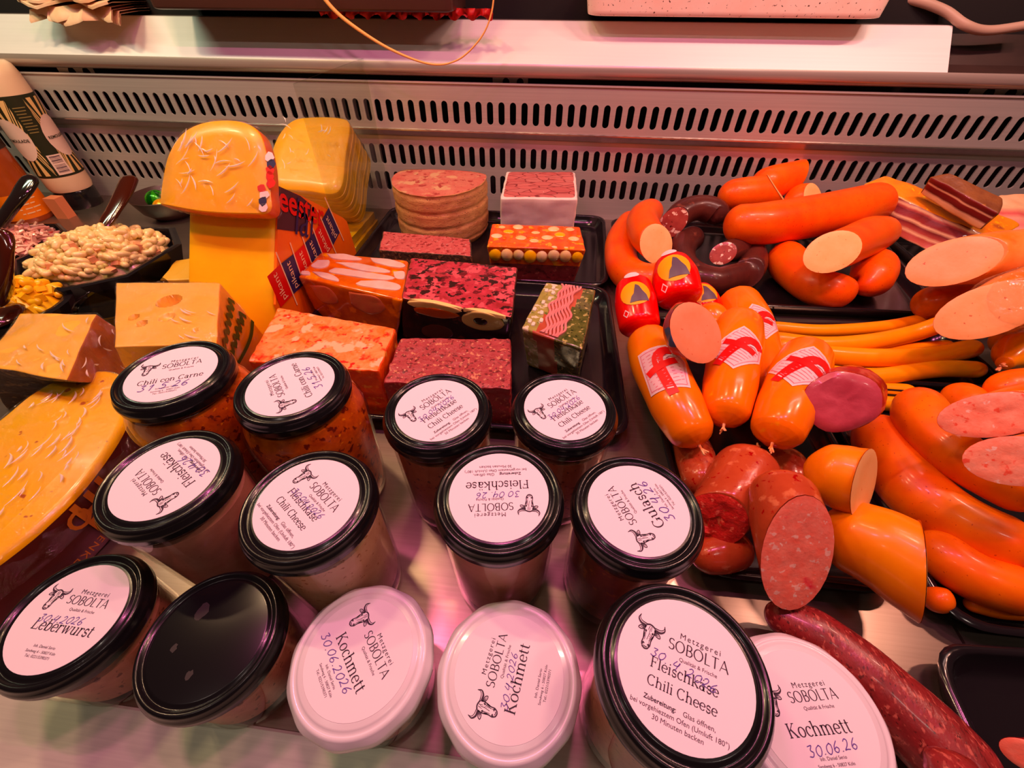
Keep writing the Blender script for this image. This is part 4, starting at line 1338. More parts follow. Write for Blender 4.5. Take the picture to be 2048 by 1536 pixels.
for lab, path, rp, a0 in (('red wrapped sausage packet with sun picture, leftmost of three by the tray corner', [(0.1017, 0.4859, 0.082), (0.1031, 0.4457, 0.074), (0.1081, 0.4085, 0.06)], [0.0217, 0.025, 0.0236], .05),
                          ('red wrapped sausage packet with sun picture, highest of the three', [(0.1513, 0.5224, 0.095), (0.1529, 0.4817, 0.088), (0.1578, 0.4521, 0.074)], [0.0222, 0.0281, 0.0269], .05),
                          ('red wrapped sausage packet half hidden behind the cut blue cased sausage', [(0.1939, 0.5319, 0.052), (0.2006, 0.5093, 0.046), (0.2059, 0.4821, 0.036)], [0.0194, 0.0244, 0.0239], .4)):
    t, fr = sausage(lab, path, rp, SK_PACK, group='red wrapped packets', tails=((1, .012),), end_len=.55, name='sausage_packet', part='wrapper')
    at = wrapper(fr)
    L = (fr[-1][0] - fr[0][0]).length
    r = fr[len(fr) // 2][4]
    def pl(t0, a1, flip=1):
        return lambda u, v: at(t0 - v / L, a1 + flip * u / r)
    # facing angle: towards the shopper
    k = len(fr) // 2
    to = CAM - fr[k][0]
    af = math.atan2(to.dot(fr[k][2]), to.dot(fr[k][3]))
    sgn = 1 if fr[k][2].dot(RT) > 0 else -1
    s = r * .62
    p0 = pl(.50, af + a0 * sgn, sgn)
    decal(t, 'sun_picture', circle2(s, 22, 1.15, 1), p0, SUN, 'yellow sun disc printed on red')
    p1 = lambda u, v, p0=p0: p0(u, v) + (CAM - p0(u, v)).normalized() * .0006
    decal(t, 'picture_shape', [(-s * .5, -s * .75), (s * .95, -s * .7), (s * .8, -s * .2), (s * .55, s * .1), (s * .35, s * .55), (s * .1, s * .7), (s * .0, s * .3), (-s * .1, -.1 * s), (-s * .3, -s * .3)], p1, GREY, 'grey shape in front of the sun')
    p2 = pl(.78, af - .55 * sgn, sgn)
    for q in range(4):
        a, b = [(-1, 0), (0, 1.2), (1, 0), (0, -1.2)][q], [(0, 1.2), (1, 0), (0, -1.2), (-1, 0)][q]
        w = s * .28
        decal(t, 'printed_diamond', [(a[0] * w, a[1] * w), (b[0] * w, b[1] * w), (b[0] * w * .7, b[1] * w * .7), (a[0] * w * .7, a[1] * w * .7)], p2, PALE, cut=0)
    decal(t, 'top_emblem', circle2(s * .55, 16, 1.2, .55), pl(.13, af, sgn), PALE, 'pale oval emblem near the packet top')
# --- emblem sausages
SHIELD = simple('shield_pink', (0.92, 0.62, 0.62, 1), .4)
SHRED = simple('shield_red', srgb(240, 18, 26), .4)
SHLINE = simple('shield_line', (0.80, 0.22, 0.26, 1), .4)
def emblem(t, fr, tpos, a_off, size, rot):
    at = wrapper(fr)
    L = (fr[-1][0] - fr[0][0]).length
    k = int(tpos * (len(fr) - 1))
    r = fr[k][4]
    to = CAM - fr[k][0]
    af = math.atan2(to.dot(fr[k][2]), to.dot(fr[k][3]))
    sgn = 1 if fr[k][2].dot(RT) > 0 else -1
    # along-direction may run down the picture
    down = -1 if fr[k][1].dot(UP) < 0 else 1
    c, s = math.cos(rot), math.sin(rot)
    def pl(dz):
        def f(u, v):
            x, y = (u * c - v * s) * size, (u * s + v * c) * size
            return at(tpos + down * y / L, af + a_off * sgn + sgn * x / r, dz)
        return f
    big = [(-.62, .30), (-.02, .98), (.72, .62), (.62, -.40), (.05, -.98), (-.70, -.55)]
    big = [(-.50, .86), (.34, .80), (.74, .16), (.42, -.86), (-.18, -.72), (-.74, -.60)]
    b = decal(t, 'emblem', big, pl(.0004), SHIELD, 'pink shield emblem with a red letter f', 3)
    for sc, w in ((1.0, .05), (.89, .03)):
        for q in range(6):
            a0_, b0_ = big[q], big[(q + 1) % 6]
            decal(b, 'shield_border', [(a0_[0] * sc, a0_[1] * sc), (b0_[0] * sc, b0_[1] * sc), (b0_[0] * (sc - w), b0_[1] * (sc - w)), (a0_[0] * (sc - w), a0_[1] * (sc - w))], pl(.0006), SHLINE if sc < 1 else PALE, cut=2)
    for q in range(11):
        y = -.62 + .12 * q
        V, F = [], []
        decal(b, 'shield_stripe', [(-.58 + .03 * abs(q - 5), y), (.50 - .02 * abs(q - 6), y + .05), (.50 - .02 * abs(q - 6), y + .075), (-.58 + .03 * abs(q - 5), y + .025)], pl(.0006), SHLINE, cut=2)
    f_ = curve2([(-.10, -.92), (-.10, .0), (-.02, .42), (.22, .58), (.42, .50)], 22)
    v, f = ribbon(f_, .30)
    P0 = pl(.0009)
    obj('letter', [P0(a, q) for a, q in v], f, SHRED, b, label='bold red letter f')
    v, f = ribbon(curve2([(-.50, -.02), (-.1, .06), (.42, .16)], 12), .22)
    obj('letter_bar', [P0(a, q) for a, q in v], f, SHRED, b)
    v, f = ribbon(curve2([(.12, .28), (.28, .36), (.46, .30)], 8), .06)
    P1 = pl(.0011)
    obj('letter_gap', [P1(a, q) for a, q in v], f, PALE, b)
GK = 'shield emblem liver sausages'
for lab, path, rp, tp, ao, sz, rot in (
    ('plump orange sausage with shield emblem, behind the other emblem sausages near the frankfurters', [(0.2536, 0.5337, 0.044), (0.2534, 0.4682, 0.042), (0.2499, 0.3945, 0.038), (0.2433, 0.3485, 0.034)], [0.0265, 0.0295, 0.0256, 0.0197], .50, .50, .032, -.45),
    ('plump orange sausage with shield emblem beside the left tray edge, longest one', [(0.1106, 0.4008, 0.066), (0.1186, 0.3435, 0.066), (0.1299, 0.2857, 0.064), (0.1431, 0.2497, 0.058)], [0.0231, 0.0275, 0.0254, 0.0199], .53, .16, .034, .05),
    ('plump orange sausage with shield emblem between the pink cut face and its neighbours', [(0.2189, 0.4263, 0.078), (0.2012, 0.3761, 0.078), (0.1784, 0.3085, 0.074), (0.1673, 0.2707, 0.066)], [0.0243, 0.0269, 0.0248, 0.0203], .54, .14, .033, -.55),
    ('plump orange sausage with shield emblem touching the red meat piece', [(0.2742, 0.3736, 0.08), (0.2426, 0.3217, 0.082), (0.2147, 0.2747, 0.08), (0.199, 0.246, 0.074)], [0.0232, 0.0262, 0.0247, 0.0207], .48, .06, .034, -.55)):
    t, fr = sausage(lab, path, rp, SK_K, group=GK, pucker=.20, end_len=.75, tails=((0, .009), (1, .010)))
    emblem(t, fr, tp, ao, sz, rot)
sausage('orange sausage tip peeking out below the left red packet', [(0.1077, 0.4176, 0.05), (0.1156, 0.4061, 0.046), (0.1275, 0.3929, 0.038)], [0.0145, 0.0174, 0.0166], SK_K, tails=((0, .008),))
sausage('orange sausage tip peeking out right behind the blue cased cut sausage', [(0.1897, 0.471, 0.064), (0.2006, 0.4533, 0.056), (0.2128, 0.4324, 0.034)], [0.0164, 0.0205, 0.0211], SK_K, tails=((0, .008),))
SK_BLUE = chunky('printed_casing', 45, [(0, srgb(190, 90, 30)), (.45, srgb(176, 80, 30)), (.6, srgb(70, 80, 140)), (.75, srgb(90, 100, 60)), (1, srgb(200, 60, 40))], None, .05, .3, .8)
sausage('sausage half in a brown and blue casing with big pink oval cut face', [(0.1099, 0.345, 0.118), (0.1212, 0.3419, 0.12), (0.1307, 0.3355, 0.122), (0.1367, 0.3302, 0.123)], [0.0185, 0.0236, 0.0256, 0.0252], SK_BLUE, ('round', ('cut', .30, .15, .1)), CUT_PINK, end_len=.7)
# --- frankfurters
GW = 'frankfurters fanned out on the shallow tray'
for lab, path, rp in (
    ('slim frankfurter at the very back of the fan', [(0.2875, 0.4897, 0.026), (0.3574, 0.4889, 0.026), (0.4395, 0.5049, 0.027), (0.5069, 0.5286, 0.028)], [0.0087, 0.0086, 0.0087, 0.0089]),
    ('frankfurter second from the back, bending up to a wrapped tip', [(0.2807, 0.4602, 0.028), (0.3409, 0.4523, 0.03), (0.4044, 0.4633, 0.032), (0.4691, 0.487, 0.034), (0.5002, 0.4868, 0.06)], [0.011, 0.0107, 0.0107, 0.011, 0.0105]),
    ('frankfurter mostly hidden beneath two others in the middle of the fan', [(0.3839, 0.454, 0.018), (0.452, 0.4699, 0.018), (0.5249, 0.4866, 0.018)], [0.0083, 0.0084, 0.0085]),
    ('longest frankfurter, reaching furthest right across the middle', [(0.2832, 0.4531, 0.024), (0.3397, 0.4417, 0.024), (0.4021, 0.4388, 0.026), (0.4692, 0.4481, 0.028), (0.5384, 0.4713, 0.03)], [0.0122, 0.0119, 0.0117, 0.0117, 0.0119]),
    ('frankfurter tucked under the right hand emblem sausage, pointing right', [(0.3174, 0.4198, 0.016), (0.3624, 0.4159, 0.016), (0.404, 0.4189, 0.016), (0.4567, 0.4323, 0.016)], [0.0092, 0.0091, 0.0091, 0.0092]),
    ('frankfurter in front of the longest one, straight and level', [(0.3513, 0.3976, 0.022), (0.3996, 0.408, 0.024), (0.4695, 0.4263, 0.026), (0.5221, 0.4306, 0.026)], [0.01, 0.0101, 0.0102, 0.0102]),
    ('frankfurter emerging right of the red meat piece, upper of two', [(0.3565, 0.3997, 0.014), (0.3879, 0.3948, 0.014), (0.4321, 0.3949, 0.014)], [0.009, 0.0089, 0.0088]),
    ('frankfurter emerging right of the red meat piece, lower of two', [(0.3463, 0.3739, 0.012), (0.3842, 0.3735, 0.012), (0.4272, 0.3737, 0.012)], [0.0087, 0.0086, 0.0086])):
    sausage(lab, path, rp, SK_W, group=GW, end_len=1.3, n=20, m=26)
# --- red cured meat piece
CURED = mottled('cured_cut', (30, soft(222, 96, 112), soft(196, 66, 84)), [(26, .58, .14, soft(186, 110, 108)), (60, .68, .03, soft(250, 190, 170))], .35, (160, .3, .001), coat=.3)
CURED_R = mottled('cured_rim', (50, srgb(176, 36, 40), srgb(140, 26, 30)), [(60, .64, .05, srgb(226, 150, 90))], .3, (90, .5, .002), coat=.4)
sausage('oval piece of dark red cured loin between emblem sausage and smoked sausages', [(0.2984, 0.3216, 0.072), (0.2748, 0.2978, 0.088), (0.2495, 0.2721, 0.104)], [0.0244, 0.0274, 0.0254], CURED_R, ('round', ('cut', .6, -.1, .0)), CURED, name='cured_meat', cat='meat', rough=.0022, part='rind', cutrough=.0015, lift=.004)
# --- red cut sausages in front
GT = 'red cut sausages at the front of the long tray'
sausage('red sausage lying lowest by the tray rim, under the dull cut one', [(0.1299, 0.158, 0.024), (0.1525, 0.1654, 0.026), (0.1776, 0.1741, 0.028)], [0.0121, 0.0162, 0.0164], SK_RED, group=GT)
sausage('red sausage piece deep between the emblem sausages and the Gulasch jar', [(0.1498, 0.2964, 0.024), (0.1516, 0.2572, 0.026), (0.1519, 0.2188, 0.026)], [0.0156, 0.0184, 0.0163], SK_RED, group=GT)
sausage('red sausage piece behind, between two cut sausages, mostly hidden', [(0.2368, 0.279, 0.026), (0.2344, 0.2551, 0.026), (0.2324, 0.2241, 0.024)], [0.0168, 0.02, 0.018], SK_RED, group=GT)
sausage('red sausage with dull crumbly cut, touching the Gulasch lid', [(0.1939, 0.2485, 0.054), (0.1777, 0.2244, 0.054), (0.1578, 0.1979, 0.054), (0.1423, 0.1795, 0.052)], [0.0225, 0.0267, 0.0254, 0.0222], SK_RED, ('round', ('cut', .75, -.3, 0)), CUT_MUTED, GT, pucker=.15, tails=((0, .012),), cutrough=.003)
sausage('red sausage with large oval pink speckled cut, nearest the front', [(0.1879, 0.2023, 0.082), (0.1815, 0.1818, 0.086), (0.1795, 0.1614, 0.084), (0.181, 0.1449, 0.078)], [0.017, 0.0228, 0.0246, 0.0247], SK_RED, ('round', ('cut', .27, .0, .05)), CUT_RED, GT, pucker=.25, cutrough=.001)
# --- yellow brown cut sausages
SK_F = skin('cut_sausage_skin', srgb(240, 158, 24), srgb(226, 136, 16), .30, [(14, .6, .1, srgb(190, 96, 10))])
sausage('amber sausage piece cut to a slanted point, overhanging the tray front', [(0.2266, 0.1876, 0.05), (0.241, 0.1762, 0.056), (0.2563, 0.1635, 0.062), (0.2701, 0.1498, 0.064)], [0.0239, 0.0275, 0.0292, 0.0308], SK_F, ('round', (Vector((0.2694, 0.1497, 0.064)) - CAM).cross(UP) + (Vector((0.2694, 0.1497, 0.064)) - CAM) * .12), CUT_FINE)
sausage('amber sausage piece with tall pale oval cut, lying on the pointed one', [(0.2084, 0.2168, 0.086), (0.2205, 0.2102, 0.088), (0.233, 0.2053, 0.088), (0.2449, 0.2014, 0.088)], [0.0174, 0.0224, 0.0251, 0.0271], SK_F, ('round', ('cut', .95, .1, .05)), CUT_FINE)
# --- big smoked sausages
GG = 'big curved smoked sausages'
sausage('big smoked sausage curving furthest left, sweeping to the right edge', [(0.3426, 0.3222, 0.034), (0.3333, 0.284, 0.034), (0.3361, 0.236, 0.034), (0.3553, 0.2056, 0.035), (0.3923, 0.1843, 0.036)], [0.0217, 0.0252, 0.0257, 0.0248, 0.0243], SK_G, group=GG, m=44)
sausage('big smoked sausage bending beside the two coarse cuts', [(0.3657, 0.3312, 0.066), (0.35, 0.2888, 0.068), (0.3561, 0.2521, 0.07), (0.374, 0.2304, 0.07), (0.3944, 0.2129, 0.07)], [0.0178, 0.022, 0.0204, 0.019, 0.0186], SK_G, group=GG, m=44)
sausage('smoked sausage end in the middle of the three upper ends', [(0.4392, 0.376, 0.04), (0.4408, 0.356, 0.042), (0.4386, 0.3286, 0.044)], [0.0142, 0.019, 0.0181], SK_G, group=GG)
sausage('smoked sausage at the right edge, behind the upper coarse cut', [(0.4507, 0.3526, 0.06), (0.4762, 0.3564, 0.062), (0.5068, 0.3623, 0.064)], [0.0153, 0.0204, 0.0214], SK_G, group=GG)
sausage('smoked sausage with the upper coarse pink cut face', [(0.3387, 0.2497, 0.124), (0.3569, 0.2551, 0.126), (0.3903, 0.2674, 0.126)], [0.0167, 0.0182, 0.0201], SK_G, (('cut', .62, .0, .12), 'round'), CUT_COARSE, GG, cutrough=.0012)
sausage('smoked sausage with the lower coarse pink cut face, at the right edge', [(0.3293, 0.2078, 0.122), (0.3417, 0.21, 0.122), (0.3642, 0.2147, 0.122)], [0.0173, 0.0187, 0.0202], SK_G, (('cut', .80, .0, .1), 'round'), CUT_COARSE, GG, cutrough=.0012)
sausage('smoked sausage beneath, along the bottom of the right tray', [(0.3295, 0.2019, 0.024), (0.3292, 0.183, 0.028), (0.3447, 0.1651, 0.03), (0.3809, 0.1568, 0.03)], [0.0169, 0.0185, 0.0185, 0.0187], SK_G, group=GG)
sausage('small smoked sausage tip poking out by the rounded tray corner', [(0.3112, 0.1597, 0.016), (0.3164, 0.1521, 0.016), (0.3242, 0.1472, 0.014)], [0.0079, 0.0105, 0.0092], SK_G, group=GG)
sausage('smoked sausage lowest of all, just above the tray floor', [(0.3393, 0.1531, 0.012), (0.36, 0.1519, 0.012), (0.3931, 0.1535, 0.012)], [0.0055, 0.0077, 0.0077], SK_G, group=GG)
# --- salami
sausage('long dark red salami stretching diagonally to the lower right corner', [(0.1756, 0.1265, 0.026), (0.2078, 0.1098, 0.026), (0.2329, 0.0846, 0.026), (0.2538, 0.0587, 0.026), (0.2704, 0.0317, 0.026)], [0.0104, 0.0177, 0.0204, 0.022, 0.0225], SK_SAL, name='salami', cat='salami', m=48)
sausage('dark red salami end at the very bottom beside the white Kochmett lid', [(0.208, 0.0407, 0.072), (0.2134, 0.0384, 0.074), (0.2236, 0.0263, 0.072)], [0.0113, 0.0166, 0.0174], SK_SAL, name='salami', cat='salami')
sausage('pink cut of meat just entering the lower right corner', [(0.2858, 0.0541, 0.05), (0.3007, 0.0555, 0.048)], [0.0084, 0.0095], CURED_R, (('cut', .9), 'round'), CUT_RED, name='cured_meat', cat='meat', part='rind')
# --- far right: bacon and liver sausages
DKR, MDR, FAT, YEL = srgb(120, 40, 40), srgb(176, 84, 76), srgb(250, 196, 160), srgb(248, 176, 60)
def by_dir(name, stops, d, o, ln, warp=.12, rough=.42):
    """bands across a lump, o..o+ln along direction d (object space)"""
    m, nt, b = new_mat(name)
    tc = nt.nodes.new('ShaderNodeTexCoord')
    dt = nt.nodes.new('ShaderNodeVectorMath')
    dt.operation = 'DOT_PRODUCT'
    nt.links.new(tc.outputs['Object'], dt.inputs[0])
    dt.inputs[1].default_value = d
    v = coord(nt)
    nz = noise_fac(nt, v, 30, 4)
    mr = nt.nodes.new('ShaderNodeMapRange')
    nt.links.new(dt.outputs['Value'], mr.inputs[0])
    mr.inputs[1].default_value = o
    mr.inputs[2].default_value = o + ln
    a = nt.nodes.new('ShaderNodeMath')
    a.operation = 'MULTIPLY_ADD'
    nt.links.new(nz, a.inputs[0])
    a.inputs[1].default_value = warp
    nt.links.new(mr.outputs[0], a.inputs[2])
    s = nt.nodes.new('ShaderNodeMath')
    s.operation = 'SUBTRACT'
    nt.links.new(a.outputs[0], s.inputs[0])
    s.inputs[1].default_value = warp / 2
    nt.links.new(ramp(nt, s.outputs[0], stops), b.inputs['Base Color'])
    b.inputs['Roughness'].default_value = rough
    b.inputs['Coat Weight'].default_value = .25
    bump(nt, b, noise_fac(nt, v, 120, 3), .4, .001)
    return m
def bacon(label, ft, fb, bt, stops, topm, mname, seed):
    """front-top l/r, front-bottom l/r, back-top l/r corners"""
    FT, FB, BT = [Vector(p) for p in ft], [Vector(p) for p in fb], [Vector(p) for p in bt]
    BB = [q + (b - f) for q, f, b in zip(BT, FT, FB)]
    V, S = block([BT[0], BT[1], FT[1], FT[0]], [BB[0], BB[1], FB[1], FB[0]], 22, .16, .0022, 40, seed)
    g = base_of(V)
    t = thing('bacon_slab', label, 'bacon', g, 'bacon in the far right corner')
    d = ((FB[0] - FT[0]) + (FB[1] - FT[1])) / 2
    e = (FT[1] - FT[0]).normalized()
    d = d - e * d.dot(e)
    L = d.length
    d.normalize()
    m = by_dir(mname, stops, d, (FT[0] - g).dot(d), L)
    block_parts(t, V, S, [('cut_face', ('front',), m), ('rind', ('top', 'left', 'right', 'back', 'bottom'), topm)])
YB = mottled('smoked_fat', (30, srgb(246, 170, 60), srgb(236, 140, 40)), [(24, .56, .1, srgb(150, 66, 56)), (90, .62, .06, srgb(250, 196, 90))], .4, (90, .5, .002), coat=.3)
DB = mottled('smoked_crust', (36, srgb(140, 92, 60), srgb(104, 62, 44)), [(40, .60, .08, srgb(220, 150, 80))], .5, (100, .6, .002))
PB = mottled('pale_fat', (30, srgb(252, 214, 176), srgb(244, 190, 150)), [], .4, (90, .3, .001), coat=.2)
bacon('long streaky bacon slab with orange rind leaning at the grille', [(0.5191, 0.8291, 0.108), (0.6841, 0.7075, 0.07)], [(0.5568, 0.7869, 0.05), (0.6421, 0.7013, 0.028)], [(0.5557, 0.8401, 0.119), (0.7382, 0.7409, 0.084)],
      [(0, DKR), (.08, FAT), (.14, MDR), (.2, DKR), (.36, srgb(150, 58, 54)), (.42, FAT), (.50, DKR), (.62, MDR), (.70, FAT), (.76, MDR), (.90, srgb(196, 104, 90)), (.97, FAT)], YB, 'bacon_bands', 1)
bacon('thick dark smoked bacon piece on top of the long slab', [(0.585, 0.7796, 0.136), (0.6507, 0.6962, 0.112)], [(0.5896, 0.7853, 0.108), (0.6485, 0.7016, 0.082)], [(0.6079, 0.7775, 0.142), (0.6689, 0.7289, 0.124)],
      [(0, DKR), (.25, srgb(96, 34, 32)), (.32, FAT), (.38, DKR), (.62, srgb(104, 40, 36)), (.72, FAT), (.90, srgb(250, 186, 140)), (1, srgb(230, 150, 90))], DB, 'smoked_bands', 2)
bacon('pale pink bacon piece at the right edge under the dark one', [(0.7264, 0.7944, 0.088), (0.7953, 0.7941, 0.088)], [(0.7172, 0.7523, 0.058), (0.7913, 0.7499, 0.058)], [(0.7457, 0.8278, 0.098), (0.8303, 0.8428, 0.098)],
      [(0, FAT), (.2, srgb(216, 112, 110)), (.35, srgb(250, 180, 160)), (.6, srgb(244, 150, 146)), (.8, srgb(250, 190, 170)), (1, FAT)], PB, 'pale_bands', 3)
SK_L = skin('liver_pate_skin', srgb(240, 164, 112), srgb(222, 130, 76), .34, [(30, .60, .12, srgb(206, 112, 56))], coat=.4)
CUT_L = mottled('liver_cut', (50, srgb(255, 184, 138), srgb(250, 170, 122)), [(200, .70, .03, srgb(200, 110, 80))], .4, (300, .2, .0006))
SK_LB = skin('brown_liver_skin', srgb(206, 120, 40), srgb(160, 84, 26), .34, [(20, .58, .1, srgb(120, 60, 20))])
GL2 = 'liver sausages at the right edge'
sausage('large pale liver sausage with long slanting cut, below the bacon', [(0.4775, 0.521, 0.116), (0.5223, 0.5313, 0.118), (0.5986, 0.5428, 0.12)], [0.0278, 0.0316, 0.0353], SK_L, (('cut', .85, .0, .2), 'round'), CUT_L, GL2, end_len=.8)
t, fr = sausage('film wrapped pale liver sausage with slanting cut at the right edge', [(0.4619, 0.4267, 0.108), (0.5101, 0.4525, 0.11), (0.5634, 0.4793, 0.112)], [0.0266, 0.0318, 0.0338], SK_L, (('cut', .5, .0, .2), 'round'), CUT_L, GL2)
w = tube([q[0] for q in fr[::4]], lambda q: 0.0335, 28, 24, ('round', 'round'))
obj('cling_film', w[0], w[1], FILM, t, label='clear film around the liver sausage')
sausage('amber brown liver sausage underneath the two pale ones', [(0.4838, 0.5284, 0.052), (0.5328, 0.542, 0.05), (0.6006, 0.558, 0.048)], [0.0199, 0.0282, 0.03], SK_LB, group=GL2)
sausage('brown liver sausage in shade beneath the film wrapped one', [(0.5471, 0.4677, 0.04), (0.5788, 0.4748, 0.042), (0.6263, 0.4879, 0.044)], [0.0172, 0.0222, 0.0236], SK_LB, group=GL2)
t, fr = sausage('amber pouch with gathered knot at the right edge above the smoked sausages', [(0.513, 0.4131, 0.05), (0.5457, 0.4363, 0.05), (0.5926, 0.4566, 0.05)], [0.0079, 0.0244, 0.0332], skin('amber_pouch', srgb(240, 166, 20), srgb(220, 130, 10), .25, coat=.6), pucker=.3, end_len=.3, tails=((0, .014),))
# ------------------------------------------------------------------ cheeses on the left
def fold_glint_mat():
    m, nt, b = new_mat('film_fold_glint')
    b.inputs['Base Color'].default_value = (0.95, 0.90, 0.84, 1)  # whitish colour stands in for highlights along the film creases
    b.inputs['Roughness'].default_value = 0.18
    b.inputs['Specular IOR Level'].default_value = 0.9
    b.inputs['Alpha'].default_value = 0.55
    return m
FOLD_GLINT = fold_glint_mat()
def film_fold_glints(root, at, n, seed, u0=.08, u1=.92, v0=.08, v1=.92, ln=.022, bend=.5, ang=None):
    """thin raised film creases, whitish to paint in their highlights; at(u, v) -> point, du/dv sized in metres by finite steps"""
    rnd = random.Random(seed)
    V, F = [], []
    for k in range(n):
        u, w = rnd.uniform(u0, u1), rnd.uniform(v0, v1)
        eu, ev = (at(u + .01, w) - at(u, w)).length / .01, (at(u, w + .01) - at(u, w)).length / .01
        a = (ang if ang is not None else rnd.uniform(0, PI)) + rnd.uniform(-.5, .5)
        L = ln * rnd.uniform(.35, 1.3)
        pts = []
        for i in range(5):
            s = (i / 4 - .5) * L
            b = a + bend * (i / 4 - .5)
            uu, ww = u + s * math.cos(b) / eu, w + s * math.sin(b) / ev
            if 0 <= uu <= 1 and 0 <= ww <= 1:
                pts.append(at(uu, ww))
        if len(pts) < 3:
            continue
        r = rnd.uniform(.0004, .0010)
        v, f = tube(pts, lambda t, r=r: r * (1 - abs(2 * t - 1) ** 1.5) + .0001, 6, 8, ('flat', 'flat'))[:2]
        V, F = merge((V, F), (v, f))
    o = obj('film_fold_glint', V, F, FOLD_GLINT, root, label='film creases with highlights painted in whitish')
    o['kind'] = 'stuff'
    return o
def quad_at(T, lift=.0022):
    nrm = (T[1] - T[0]).cross(T[0] - T[3]).normalized()
    if nrm.dot(CAM - T[0]) < 0:
        nrm = -nrm
    return lambda u, v: (T[3].lerp(T[2], u)).lerp(T[0].lerp(T[1], u), v) + nrm * lift
GC = 'cheeses on the left side'
def cheese(name, c, c2, spots=None, rough=.36, bumps=(60, .25, .0015)):
    return mottled(name, (18, c, c2), spots or [], rough, bumps, coat=.15)
CH_EMM = cheese('holed_cheese', srgb(246, 202, 128), srgb(240, 190, 108))
CH_EMM_R = cheese('holed_cheese_rind', srgb(244, 170, 60), srgb(232, 150, 40))
CH_GOU = cheese('yellow_cheese', srgb(250, 196, 84), srgb(246, 184, 66))
CH_DEEP = cheese('deep_yellow_cheese', srgb(255, 204, 44), srgb(250, 190, 30))
CH_HARD = cheese('hard_cheese', srgb(240, 200, 122), srgb(230, 184, 100))
CH_BIO = mottled('wedge_cheese', (14, srgb(252, 206, 104), srgb(250, 192, 84)), [(70, .69, .03, srgb(176, 100, 40))], .30, (50, .3, .002), coat=.2)  # brown spots paint the dark of small holes into the colour
RIND_PINK = mottled('pinkish_rind', (40, srgb(176, 112, 78), srgb(150, 88, 60)), [], .45, (80, .4, .002))
RIND_DARK = mottled('mottled_rind', (60, srgb(104, 82, 58), srgb(66, 50, 36)), [(120, .58, .06, srgb(150, 118, 80))], .7, (120, .8, .003))
RIND_BROWN = mottled('brown_rind', (20, srgb(98, 36, 16), srgb(70, 22, 10)), [], .5, (80, .2, .001))
RIND_ORANGE = cheese('orange_rind', srgb(238, 138, 24), srgb(226, 116, 14))
GREENP = simple('green_print', srgb(58, 74, 20), .5)
PRINT_RED = simple('print_red', srgb(206, 30, 30), .45)
PRINT_BLUE = simple('print_blue', srgb(44, 36, 78), .45)
PRINT_CREAM = simple('print_cream', srgb(246, 214, 176), .5)
def dent(V, c, r, depth, ax):
    for i, p in enumerate(V):
        d = p - c
        q = (d - ax * d.dot(ax)).length
        if q < r and abs(d.dot(ax)) < r * 1.6:
            V[i] = p - ax * depth * math.sqrt(max(0, 1 - (q / r) ** 2))
# holed block
t, V, S, T, B = lump('cheese_block', 'pale yellow cheese block with round holes and green printed rind', 'cheese', [(-0.4659, 0.3468), (-0.3551, 0.3599), (-0.293, 0.2598), (-0.3815, 0.2467)], .125, [(-.468, .385), (-.356, .392), (-.354, .300), (-.466, .285)], 0.0, 70, .03, .0007, 40, 11, GC)
for px, py, r, dp in ((-0.3844, 0.3204, 0.0115, 0.01), (-0.3984, 0.2907, 0.0048, 0.004), (-0.3829, 0.2819, 0.005, 0.0042), (-0.367, 0.2944, 0.0075, 0.0025), (-0.3267, 0.2782, 0.003, 0.002)):
    dent(V, Vector((px, py, .125)), r * .95, dp * 1.7, Vector((0, 0, 1)))
block_parts(t, V, S, [('body', ('top', 'left', 'front', 'back', 'bottom'), CH_EMM), ('rind', ('right',), CH_EMM_R)])
def on_face(a, b, c, d, lift=.0006):
    """a back-top, b front-top, c front-bottom, d back-bottom; u runs a->b, v runs bottom->top"""
    nrm = (b - a).cross(a - d).normalized()
    mid = (a + b + c + d) / 4
    if nrm.dot(CAM - mid) < 0:
        nrm = -nrm
    return lambda u, v: (d.lerp(c, u)).lerp(a.lerp(b, u), v) + nrm * lift
pf = on_face(T[1], T[2], B[2], B[1], .0015)
for k in range(6):
    u = .14 + .135 * k
    for q in range(2):
        v, f = ribbon(curve2([(u - .06, .80 - .02 * q - .17 * q), (u, .88 - .17 * q), (u + .05, .80 - .17 * q), (u + .09, .86 - .17 * q)], 10), .045)
        obj('green_print', [pf(a, b) for a, b in v], f, GREENP, t)
v, f = ribbon(curve2([(.02, .52), (.3, .46), (.7, .48), (.98, .56)], 14), .05)
obj('green_print', [pf(a, b) for a, b in v], f, GREENP, t)
film_over(t, V, S, 1.012, ('top', 'front', 'right'), 2.0, .0010)
film_fold_glints(t, quad_at(T), 8, 4, .55, .98, .05, .5, .014, .5, -.9)
# hard cheese with dark rind
t, V, S, T, B = lump('cheese_wedge', 'pale hard cheese wedge with mottled dark rind at the left edge', 'cheese', [(-0.6005, 0.3324), (-0.5141, 0.3415), (-0.4522, 0.2368), (-0.555, 0.2479)], .085, [(-.645, .372), (-.515, .372), (-.492, .312), (-.618, .258)], 0.0, 24, .05, .0012, 40, 12, GC)
block_parts(t, V, S, [('body', ('top', 'left', 'back', 'bottom'), CH_HARD), ('pink_rind', ('right',), RIND_PINK), ('dark_rind', ('front',), RIND_DARK)])
film_over(t, V, S, 1.015, ('top', 'front', 'right', 'left'), 3.0, .0022)
film_fold_glints(t, quad_at(T, .003), 11, 5, .35, .98, .1, .9, .02, .6, -1.0)
film_fold_glints(t, quad_at([T[1], T[2], B[2], B[1]], .003), 14, 6, ln=.02)
